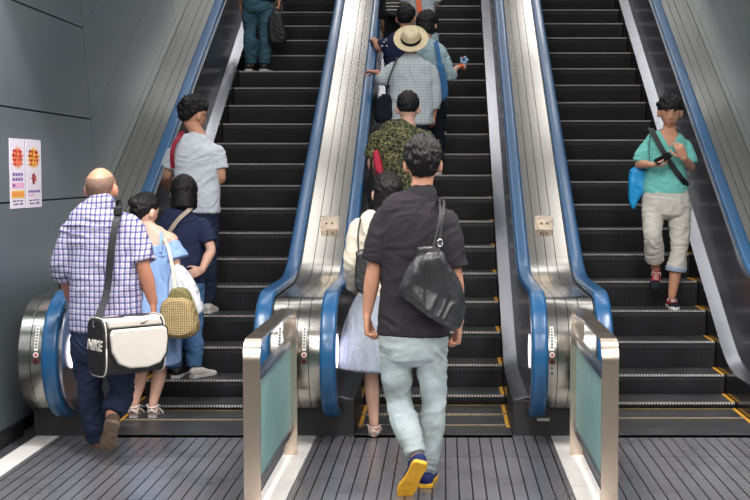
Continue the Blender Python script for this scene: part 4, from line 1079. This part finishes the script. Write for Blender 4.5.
# ================================================================= person in the navy T-shirt
yy, zz = tread(0, -1); Y = yy+.0
p = Person('person with a black bob in a navy T-shirt and blue jeans on the left escalator', Y, (P(187,378,Y).x, Y, zz), .006)
p.torso([(183,282,0,.158,.12),(183,262,0,.150,.115),(182,242,0,.158,.115),(181,225,0,.165,.105),(182,214,0,.12,.085),(184,208,0,.055,.055)])
p.head((184,193,.02), yaw=8, pitch=-6, neck=(184,210), nr=.046)
aL = p.arm([(163,226,0),(158,250,.05),(164,268,.2)], .9); aR = p.arm([(203,224,0),(211,250,-.06),(202,270,-.14)], .9)
add_hand(p.b, aL[0][-1], Vector((.3,1,0)), XP, UP, 30, .9); add_hand(p.b, aR[0][-1], Vector((-.9,-.1,-.35)), YP, UP, 18, .92, thumb=40)
lL = p.leg([(174,292,0),(174,332,.0),(175,368,.02)], .86); lR = p.leg([(193,292,0),(194,332,-.02),(194,366,-.05)], .86)
p.finish(M_skinl)
shirt(p, M_navy, [aL, aR], t=(.40,.40), grow=(.016,.026), fold=.006, seed=34, yoke=.05)
pants(p, M_jeans, [lL, lR], [(P(184,300,Y), .130, .10), (P(184,288,Y), .148, .115), (P(184,276,Y), .145, .112)], t=(1,1), grow=(.006,.026), fold=.009, seed=39)
hair('hair', p.hc, p.M, M_hair, p.root, s=1.0, seed=42, thick=.017, tuft=.004, drop=.135, line=(.4,-.2,-.9))
for px, py, dx in ((175,375,-.02),(192,378,.10)):
    h = P(px, py, Y-.10); h.z = zz; h.y = Y-.11; shoe(p.root, h, h+Vector((dx+.05,.22,0)), UP, M_blkb if px < 180 else M_white, M_white, ln=.245, w=.043)
strap('bag_strap', [P(164,240,Y-.02), P(168,234,Y-.12), P(178,220,Y-.13), P(189,210,Y-.09), P(192,207,Y+.02)], .030, .005, M_bg, p.root)

# ================================================================= man in the white T-shirt
yy, zz = tread(0, 1); Y = yy+.02
p = Person('man with spiky black hair in a white T-shirt on the left escalator', Y, (P(196,312,Y).x, Y, zz), .0065)
p.torso([(198,212,0,.172,.13),(198,192,0,.172,.125),(197,172,0,.178,.125),(196,155,0,.188,.125),(196,145,0,.165,.11),(198,138,0,.11,.08),(199,134,0,.066,.062)])
p.head((194,115,.05), yaw=-48, pitch=-12, neck=(199,135), nr=.053)
aL = p.arm([(175,152,0),(168,174,.04),(166,186,.24)], 1.0); aR = p.arm([(217,152,0),(221,178,.0),(212,184,.2)], 1.0)
add_hand(p.b, aL[0][-1], Vector((.3,1,.1)), XP, UP, 30); add_hand(p.b, aR[0][-1], Vector((-.6,1,0)), XN, UP, 30)
lL = p.leg([(188,216,0),(187,262,.0),(188,302,0)], .95); lR = p.leg([(208,216,0),(208,262,0),(207,302,0)], .95)
p.finish(M_skin)
sh = shirt(p, M_wtee, [aL, aR], t=(.30,.30), grow=(.020,.030), fold=.007, seed=44)
pants(p, M_dkdenim, [lL, lR], [(P(198,226,Y), .145, .11), (P(198,214,Y), .165, .12), (P(198,205,Y), .16, .12)], t=(1,1), grow=(.006,.028), fold=.008, seed=49)
hair('hair', p.hc, p.M, M_hair, p.root, s=1.02, seed=52, thick=.026, tuft=.020, line=(.46,.16,-.58))
for px, dx in ((189,0),(208,.03)):
    h = P(px, 311, Y); h.z = zz; h.y = Y-.1; shoe(p.root, h, h+Vector((dx,.26,0)), UP, M_white, M_white, ln=.26, w=.045)
strap('backpack_strap', [P(173,168,Y-.07), P(172,156,Y-.12), P(174,145,Y-.125), P(179,137,Y-.10), P(183,131,Y+.02)], .034, .006, M_redst, p.root)
strap('glasses', [p.hc+p.M @ Vector((.079,-.01,.008)), p.hc+p.M @ Vector((.082,.05,.012)), p.hc+p.M @ Vector((.065,.093,.010)), p.hc+p.M @ Vector((.0,.112,.006)), p.hc+p.M @ Vector((-.065,.093,.01))], .005, .003, M_chr, p.root)

# ================================================================= person in jeans at the top of the left escalator
yy, zz = tread(0, 12); Y = yy+.0
p = Person('person in teal blue jeans and black sneakers high on the left escalator', Y, (P(257,70,Y).x, Y, zz), .007)
p.torso([(259,2,0,.17,.12),(259,-18,0,.165,.12),(259,-36,0,.19,.12),(259,-48,0,.18,.11),(259,-54,0,.10,.08),(259,-58,0,.06,.06)])
p.head((259,-74,.02), neck=(259,-56), nr=.055)
aL = p.arm([(241,-46,0),(238,-18,0),(241,4,.12)]); aR = p.arm([(277,-46,0),(280,-18,0),(279,1,.02)])
add_hand(p.b, aL[0][-1], DN, XP, YP, 40); add_hand(p.b, aR[0][-1], DN, XN, YP, 75)
lL = p.leg([(250,6,0),(250,34,0),(251,64,0)]); lR = p.leg([(266,6,0),(265,34,0),(264,64,0)])
p.finish(M_skin)
shirt(p, M_blk, [aL, aR], t=(.5,.5), seed=54, vox=.008)
pants(p, M_tealjeans, [lL, lR], [(P(258,12,Y), .15, .11), (P(258,4,Y), .165, .12), (P(258,-3,Y), .16, .12)], t=(1,1), grow=(.004,.024), fold=.010, seed=59, vox=.0075, fs=(9,9,20))
hair('hair', p.hc, p.M, M_hair, p.root, seed=62)
for px, dx in ((250,-.02),(264,.05)):
    h = P(px, 70, Y); h.z = zz; h.y = Y-.12; shoe(p.root, h, h+Vector((dx,.27,0)), UP, M_blkb, M_white, ln=.275, w=.050)
t = thing('briefcase', P(278,28,Y-.1), 'black soft briefcase hanging from the hand of the jeans wearer on the left escalator', 'bag')
pouch('bag_body', [P(x,y,Y-.08) for x, y in ((269,17),(275,11),(280,13),(285,28),(286,42),(277,45),(269,42),(268,28))], .09, M_blkb, t, fold=.004, vox=.008)
strap('handle', [P(274,14,Y-.06), P(275,4,Y-.02), P(279,0,Y+.02), P(282,6,Y-.02), P(281,15,Y-.06)], .02, .01, M_blkb, t)

# ================================================================= man in the camouflage shirt
yy, zz = tread(1, 1); Y = yy
p = Person('man in a green camouflage T-shirt on the middle escalator below the straw hat', Y, (P(402,300,Y).x, Y, zz), .0065)
p.torso([(402,205,0,.185,.13),(402,188,0,.18,.125),(402,168,0,.185,.125),(401,148,0,.205,.13),(402,134,0,.185,.115),(406,126,0,.11,.08),(408,122,0,.06,.06)])
p.head((408,108,.02), yaw=0, pitch=-4, neck=(408,123), nr=.055)
aL = p.arm([(378,138,0),(372,162,.02),(376,178,.16)], 1.0); aR = p.arm([(426,138,0),(432,164,.0),(426,186,.12)], 1.0)
add_hand(p.b, aL[0][-1], Vector((.4,.6,-.6)), XP, UP, 50); add_hand(p.b, aR[0][-1], Vector((-.2,.7,-.5)), XN, UP, 40)
lL = p.leg([(392,212,0),(391,254,0),(391,290,0)]); lR = p.leg([(412,212,0),(412,254,0),(412,290,0)])
p.finish(M_skinl)
shirt(p, M_camo, [aL, aR], t=(.42,.48), grow=(.022,.034), fold=.007, seed=64)
pants(p, M_dkdenim, [lL, lR], [(P(402,222,Y), .145, .11), (P(402,210,Y), .17, .125), (P(402,200,Y), .165, .12)], t=(1,1), seed=69, vox=.008)
hair('hair', p.hc, p.M, M_hair, p.root, s=.99, seed=72, thick=.018, tuft=.005, line=(.45,.08,-.42))
for px in (391,412):
    h = P(px, 296, Y); h.z = zz; h.y = Y-.12; shoe(p.root, h, h+Vector((0,.27,0)), UP, M_blkb, M_white)
t = thing('red_bag', P(378,165,Y+.02), 'crimson bag tucked under the left arm of the camouflage shirt', 'bag')
pouch('bag_body', [P(x,y,Y-.10) for x, y in ((373,152),(378,150),(381,160),(383,172),(380,176),(375,168))], .06, M_redbag, t, fold=.002, n=18)
t = thing('folded_umbrella', P(371,185,Y), 'black folded umbrella hanging below the crimson bag', 'umbrella')
m = MB(); m.tube([P(371,168,Y-.03), P(371,180,Y-.03), P(371,215,Y-.03), P(371,224,Y-.03)], [.012,.022,.02,.006], 12); m.build('canopy', M_blk, t, True); m = MB(); m.tube([P(371,170,Y-.03), P(371,160,Y-.03), P(373,157,Y-.03)], .008, 8); m.build('handle', M_phone, t, True)

# ================================================================= person in the straw hat
yy, zz = tread(1, 5); Y = yy
p = Person('person in a straw hat and pale checked shirt with one hand on the handrail', Y, (P(411,195,Y).x, Y, zz), .0065)
p.torso([(411,124,0,.205,.14),(411,108,0,.205,.135),(412,90,0,.20,.13),(412,74,0,.21,.125),(411,64,0,.17,.11),(411,58,0,.10,.08),(411,54,0,.06,.06)], shrink=.03)
p.head((411,42,.02), yaw=0, pitch=-10, neck=(411,56), nr=.05)
aL = p.arm([(393,68,0),(384,80,.0),(377,72,-.02)], .9); aR = p.arm([(431,70,0),(435,95,.0),(434,115,.03)], .9)
add_hand(p.b, aL[0][-1], Vector((-1,.3,.1)), DN, YP, 30, .95); add_hand(p.b, aR[0][-1], DN, XN, YP, 45, .95)
lL = p.leg([(402,130,0),(402,160,0),(402,188,0)], .9); lR = p.leg([(421,130,0),(421,160,0),(421,188,0)], .9)
p.finish(M_skinr)
shirt(p, M_ltpl, [aL, aR], t=(.92,.86), grow=(.022,.024), fold=.008, seed=74, fs=(8,8,11))
pants(p, M_navyd, [lL, lR], [(P(411,136,Y), .145, .11), (P(411,126,Y), .165, .12), (P(411,118,Y), .16, .115)], t=(1,1), seed=79, vox=.008)
hair('hair', p.hc, p.M, M_hair, p.root, seed=82, s=.92, thick=.006, tuft=.003)
for px in (402,421):
    h = P(px, 192, Y); h.z = zz; h.y = Y-.12; shoe(p.root, h, h+Vector((0,.25,0)), UP, M_blkb, M_white, ln=.26)
# hat
t = thing('straw_hat', p.hc, 'cream straw fedora with a black band on the middle escalator', 'hat')
hc = p.hc; HM = head_matrix(0, 48, 0); V = []; n = 40
prof = [(.0,.105),(.04,.116),(.068,.108),(.080,.080),(.088,.035),(.092,.022),(.115,.016),(.150,.018),(.158,.026),(.157,.030),(.115,.024),(.098,.028)]
prof = [(.002,.112),(.030,.120),(.060,.118),(.076,.100),(.085,.060),(.092,.024),(.098,.016),(.125,.012),(.150,.018),(.158,.028),(.155,.020),(.125,.004),(.096,.004),(.084,.02)]
for rr, z in prof:
    for k in range(n):
        a = 2*pi*k/n; f = 1; zz_ = z
        if z > .07: zz_ = z - .014*math.exp(-(cos(a)*rr/.020)**2)*(1 if rr < .07 else .4); f = 1-.12*max(0, sin(a))*(1 if z > .09 else .5)
        V.append(hc+HM @ Vector((rr*cos(a)*f, rr*sin(a)*1.12, zz_+.018)))
F = [(i*n+k, i*n+(k+1)%n, (i+1)*n+(k+1)%n, (i+1)*n+k) for i in range(len(prof)-1) for k in range(n)]+[tuple(range(n))]
mesh('crown_and_brim', V, F, M_hatst, t, True)
V = []
for rr, z in ((.0945,.020),(.0925,.030),(.0905,.048),(.083,.050)):
    for k in range(n):
        a = 2*pi*k/n; V.append(hc+HM @ Vector((rr*cos(a), rr*sin(a)*1.12, z+.018)))
mesh('hat_band', V, [(i*n+k, i*n+(k+1)%n, (i+1)*n+(k+1)%n, (i+1)*n+k) for i in range(3) for k in range(n)], M_blk, t, True)
t = thing('navy_bag', P(384,102,Y), 'dark navy fabric bag hanging left of the pale checked shirt', 'bag')
pouch('bag_body', [P(x,y,Y-.06) for x, y in ((378,98),(385,94),(391,97),(393,110),(391,121),(383,122),(375,119),(376,106))], .10, M_navyd, t, fold=.010, fs=(20,20,5))
strap('strap', [P(386,98,Y-.08), P(388,82,Y-.12), P(393,68,Y-.12), P(396,60,Y-.07), P(397,57,Y+.03)], .014, .005, M_strapb, t)

# ================================================================= woman in pale aqua with the blue tote
yy, zz = tread(1, 6); Y = yy+.02
p = Person('dark-haired woman in a pale aqua top beyond the straw hat, reaching right', Y, (P(428,175,Y).x, Y, zz), .007)
p.torso([(428,100,0,.15,.12),(428,85,0,.145,.115),(429,68,0,.16,.115),(429,54,0,.17,.11),(428,46,0,.12,.085),(427,40,0,.05,.055)], shrink=.025)
p.head((427,25,.02), yaw=-28, pitch=-6, neck=(427,41), nr=.046)
aL = p.arm([(413,56,0),(410,76,.1),(414,92,.2)], .85); aR = p.arm([(443,56,0),(449,76,.02),(457,67,.12)], .85)
add_hand(p.b, aL[0][-1], YP, XP, UP, 30, .88); add_hand(p.b, aR[0][-1], Vector((.8,.3,.2)), DN, YP, 65, .85)
lL = p.leg([(420,106,0),(420,136,0),(420,166,0)], .86); lR = p.leg([(437,106,0),(437,136,0),(437,166,0)], .86)
p.finish(M_skinl)
shirt(p, M_ltblue, [aL, aR], t=(.66,.72), grow=(.020,.036), fold=.007, seed=84)
pants(p, M_navyd, [lL, lR], [(P(428,114,Y), .13, .11), (P(428,104,Y), .15, .12), (P(428,96,Y), .145, .115)], t=(1,1), seed=89, vox=.008)
hair('hair', p.hc, p.M, M_hair, p.root, seed=92, s=1.0, thick=.019, tuft=.006, drop=.09, line=(.4,-.15,-.8))
for px in (420,437):
    h = P(px, 172, Y); h.z = zz; h.y = Y-.12; shoe(p.root, h, h+Vector((0,.24,0)), UP, M_blkb, M_white, ln=.25)
t = thing('blue_tote', P(440,75,Y-.15), 'blue canvas tote hanging on the shoulder of the pale aqua top', 'bag')
pouch('bag_body', [P(x,y,Y-.16) for x, y in ((437,62),(443,64),(447,80),(448,95),(441,102),(438,90),(436,75))], .08, M_bluetote, t, fold=.006)
strap('strap', [P(440,66,Y-.17), P(438,52,Y-.15), P(436,43,Y-.08), P(436,41,Y+.02)], .04, .005, M_bluetote, t)
t = thing('toy_fan', P(459,63,Y+.12), 'small orange and pale blue toy held out over the middle steps', 'toy')
hp = aR[0][-1]+Vector((.06,.02,.0))
m = MB(); m.tube([hp+Vector((-.12,-.03,-.03)), hp, P(463,61,Y+.14)], .006, 8); m.build('stick', M_white, t, True)
m = MB(); blob(m, P(461,66,Y+.12), (.028,.02,.022)); m.build('orange_base', M_orange, t, True)
m = MB()
for q in range(5):
    a = 2*pi*q/5; blob(m, P(464,60,Y+.13)+Vector((.026*cos(a),0,.024*sin(a))), (.018,.008,.014))
m.build('pinwheel', M_ltbp, t, True)
m = MB(); blob(m, P(463.5,57.5,Y+.12), (.012,.01,.008)); m.build('orange_cap', M_orange, t, True)

# ================================================================= man in navy holding the handrail
yy, zz = tread(1, 7); Y = yy+.02
p = Person('person in a navy patterned T-shirt with a forearm on the handrail above the hat', Y, (P(402,158,Y).x, Y, zz), .007)
p.torso([(403,88,0,.16,.12),(403,72,0,.155,.115),(402,56,0,.165,.115),(402,44,0,.16,.105),(404,36,0,.11,.085),(405,32,0,.055,.055)])
p.head((406,18,.02), yaw=-10, pitch=-6, neck=(405,33), nr=.05)
aL = p.arm([(390,42,0),(379,48,-.0),(375,41,.10)], .95); aR = p.arm([(418,44,0),(421,66,.05),(416,82,.16)], .95)
add_hand(p.b, aL[0][-1], Vector((-.3,1,.4)), DN, XP, 30, .95); add_hand(p.b, aR[0][-1], YP, XN, UP, 40, .95)
lL = p.leg([(395,94,0),(395,124,0),(395,152,0)], .92); lR = p.leg([(411,94,0),(411,124,0),(411,152,0)], .92)
p.finish(M_skin)
shirt(p, M_navy, [aL, aR], t=(.42,.46), grow=(.020,.030), fold=.006, seed=94)
m = MB()
for (x, y) in ((384,42),(387,46),(382,46),(386,40)):
    q = P(x, y, Y-.075); blob(m, q, (.010,.004,.008), n=8)
m.build('sleeve_print', M_white, p.root, True)
pants(p, M_grey, [lL, lR], [(P(403,100,Y), .14, .11), (P(403,92,Y), .155, .12), (P(403,84,Y), .15, .115)], t=(1,1), seed=99, vox=.008)
hair('hair', p.hc, p.M, M_hair, p.root, seed=102, thick=.016)
for px in (395,411):
    h = P(px, 157, Y); h.z = zz; h.y = Y-.12; shoe(p.root, h, h+Vector((0,.26,0)), UP, M_blkb, M_white)

# ================================================================= person in black with the striped backpack at the top
yy, zz = tread(1, 9); Y = yy+.02
p = Person('person in black clothes at the top of the middle escalator, head out of view', Y, (P(398,120,Y).x, Y, zz), .007)
p.torso([(400,40,0,.165,.12),(400,22,0,.16,.12),(400,4,0,.19,.125),(400,-6,0,.17,.11),(401,-12,0,.10,.08),(401,-16,0,.06,.06)])
p.head((401,-30,.02), neck=(401,-15), nr=.055)
aL = p.arm([(386,-2,0),(384,20,0),(386,40,.1)]); aR = p.arm([(416,-2,0),(418,20,.05),(412,34,.18)])
add_hand(p.b, aL[0][-1], DN, XP, YP, 40); add_hand(p.b, aR[0][-1], YP, XN, UP, 40)
lL = p.leg([(393,44,0),(393,76,0),(393,108,0)]); lR = p.leg([(408,44,0),(408,76,0),(408,108,0)])
p.finish(M_skin)
shirt(p, M_blk, [aL, aR], t=(.5,.5), seed=104, vox=.008)
pants(p, M_blk, [lL, lR], [(P(400,50,Y), .15, .11), (P(400,42,Y), .165, .12), (P(400,34,Y), .16, .12)], t=(1,1), seed=109, vox=.008)
hair('hair', p.hc, p.M, M_hair, p.root, seed=112)
for px in (393,408):
    h = P(px, 114, Y); h.z = zz; h.y = Y-.12; shoe(p.root, h, h+Vector((0,.27,0)), UP, M_blkb, M_white)
t = thing('backpack', P(397,5,Y-.2), 'black backpack with thin white stripes at the top of the middle escalator', 'bag')
bd = pouch('bag_body', [P(x,y,Y-.20) for x, y in ((384,-12),(397,-16),(409,-12),(411,4),(408,16),(397,19),(386,16),(383,2))], .15, M_blkb, t, fold=.004, vox=.008)
for y in (3, 6.5, 10):
    a, b2 = P(386,y,Y-.28), P(407,y,Y-.28); m = MB(); m.tube([a, (a+b2)/2+Vector((0,-.012,0)), b2], .005, 6); m.build('white_stripe', M_white, t, True)

# ================================================================= person in pale clothes beside, white sneaker showing
yy, zz = tread(1, 8); Y = yy+.0
p = Person('person in pale clothes with orange at the waist, one white sneaker showing', Y, (P(430,134,Y).x, Y, zz), .007)
p.torso([(421,24,0,.14,.11),(421,8,0,.135,.105),(421,-8,0,.15,.11),(421,-20,0,.16,.105),(421,-27,0,.11,.08),(421,-31,0,.05,.05)])
p.head((421,-46,.02), neck=(421,-30), nr=.048)
aL = p.arm([(407,-18,0),(405,4,.05),(411,16,.16)], .88); aR = p.arm([(435,-18,0),(436,2,.06),(430,14,.2)], .88)
add_hand(p.b, aL[0][-1], YP, XP, UP, 40, .9); add_hand(p.b, aR[0][-1], YP, XN, UP, 40, .9)
lL = p.leg([(415,34,.05),(416,78,.05),(418,122,.02)], .88); lR = p.leg([(429,34,0),(432,78,0),(434,122,-.02)], .88)
p.finish(M_skinl)
shirt(p, M_ltpl, [aL, aR], t=(.5,.5), seed=114, vox=.008)
pants(p, M_ltblue, [lL, lR], [(P(421,38,Y), .13, .11), (P(421,28,Y), .15, .12), (P(421,18,Y), .145, .115)], t=(.95,.9), seed=119, vox=.008)
hair('hair', p.hc, p.M, M_hair, p.root, seed=122, drop=.1)
strap('orange_sash', [P(418,-2,Y-.12), P(419,6,Y-.13), P(420,14,Y-.135)], .05, .006, M_orange, p.root)
for px, dx in ((418,0),(434,.10)):
    h = P(px, 133, Y); h.z = zz; h.y = Y-.10; shoe(p.root, h, h+Vector((dx,.24,0)), UP, M_white, M_white, ln=.25, w=.044)

# ================================================================= man in turquoise coming down
yy, zz = tread(2, 1); Y = yy+.02
p = Person('man in a turquoise V-neck T-shirt walking down the right escalator towards us', Y, (P(671,312,Y).x, Y, zz), .0055)
p.torso([(665,193,0,.182,.125),(665,178,0,.168,.118),(665,160,0,.162,.118),(666,147,0,.172,.12),(668,138,0,.150,.105),(669,133,0,.100,.08),(669.5,130,0,.066,.062)], shrink=.012)
p.head((670,111.5,-.05), yaw=174, pitch=-16, neck=(669.5,129), nr=.050, closed=True)
aL = p.arm([(648,146,0),(639,164,.0),(652,165,-.22)], .88); aR = p.arm([(685,146,0),(691,167,-.03),(684,158,-.22)], .88)
add_hand(p.b, aL[0][-1], Vector((.9,-.25,-.02)), UP, YN, 42, .98, thumb=50); add_hand(p.b, aR[0][-1], Vector((-.45,-.25,.85)), YP, XN, 14, 1.0, thumb=50, curls=(10,22,32,40))
lL = p.leg([(653,205,0),(653,236,-.10),(656,272,.10)], .95); lR = p.leg([(680,205,0),(679,250,-.02),(672,296,.0)], .95)
p.finish(M_skin)
sh = shirt(p, M_teal, [aL, aR], t=(.38,.38), grow=(.018,.028), fold=.006, seed=124, yoke=.052)
def vneck(v):
    x, y = PX(v); return v.y < Y-.02 and y > 120 and abs(x-670) < (147-y)*.62 and y < 147
carve(sh, vneck)
pants(p, M_khaki, [lL, lR], [(P(666,214,Y), .165, .12), (P(666,203,Y), .190, .13), (P(665,190,Y), .172, .12)], t=(.80,.72), grow=(.010,.032), fold=.007, seed=129)
for (pts, rad), te in ((lL, .80), (lR, .72)):
    q, r = cut(pts, rad, te-.05, te); m = MB(); limb(m, q, [x+.034 for x in r], 20, 2, caps=False) if te == .72 else None
    if te == .72: fuse('rolled_cuff', m, M_cuff, p.root, .006, 1)
hair('hair', p.hc, p.M, M_hair, p.root, s=1.03, seed=132, thick=.019, tuft=.011, line=(.30,.0,-.62))
h = P(671,303,Y+.12); h = Vector((P(672,303,Y).x, Y+.10, zz)); shoe(p.root, h, h+Vector((.0,-.27,0)), UP, M_rs, M_white, ln=.275, w=.046, laces=M_white, toecap=M_navyd)
hA = P(656,272,Y+.16); hT = P(655,291,Y-.07)
shoe(p.root, hA+Vector((0,0,-.02)), hT, Vector((0,-.45,.9)), M_rs, M_navyd, ln=.27, w=.046, laces=M_white, toecap=M_navyd)
strap('necklace_cord', [P(650,166,Y-.17), P(649,150,Y-.135), P(650,138,Y-.11), P(652,131,Y-.02)], .006, .004, M_strapb, p.root)
t = thing('crossbody_strap', P(668,160,Y), 'wide black strap worn diagonally across the turquoise shirt', 'strap')
strap('strap_band', [P(650,128,Y+.0), P(652,131,Y-.09), P(660,146,Y-.15), P(671,164,Y-.15), P(682,179,Y-.13), P(688,186,Y-.05)], .042, .005, M_strapb, t)
t = thing('blue_bag', P(637,188,Y), 'bright blue bag hanging at the side of the turquoise shirt man', 'bag')
pouch('bag_body', [P(x,y,Y+.05) for x, y in ((630,170),(638,166),(647,172),(646,186),(638,200),(633,209),(629,200),(629,184))], .10, M_cyan, t, fold=.008, fs=(12,12,7))
t = thing('smartphone', P(659,160,Y-.3), 'black smartphone held in the hand of the turquoise shirt man', 'phone')
hp = aL[0][-1]+Vector((.075,-.055,.050)); m = MB(); m.box((-.068,-.036,-.0045), (.068,.036,.0045))
ph = MB(); R3 = Matrix.Rotation(radians(-28), 3, 'Y') @ Matrix.Rotation(radians(35), 3, 'X'); ph.add([hp+R3 @ Vector(v) for v in m.V], m.F); ph.build('phone_body', M_phone, t, bevel=.003)
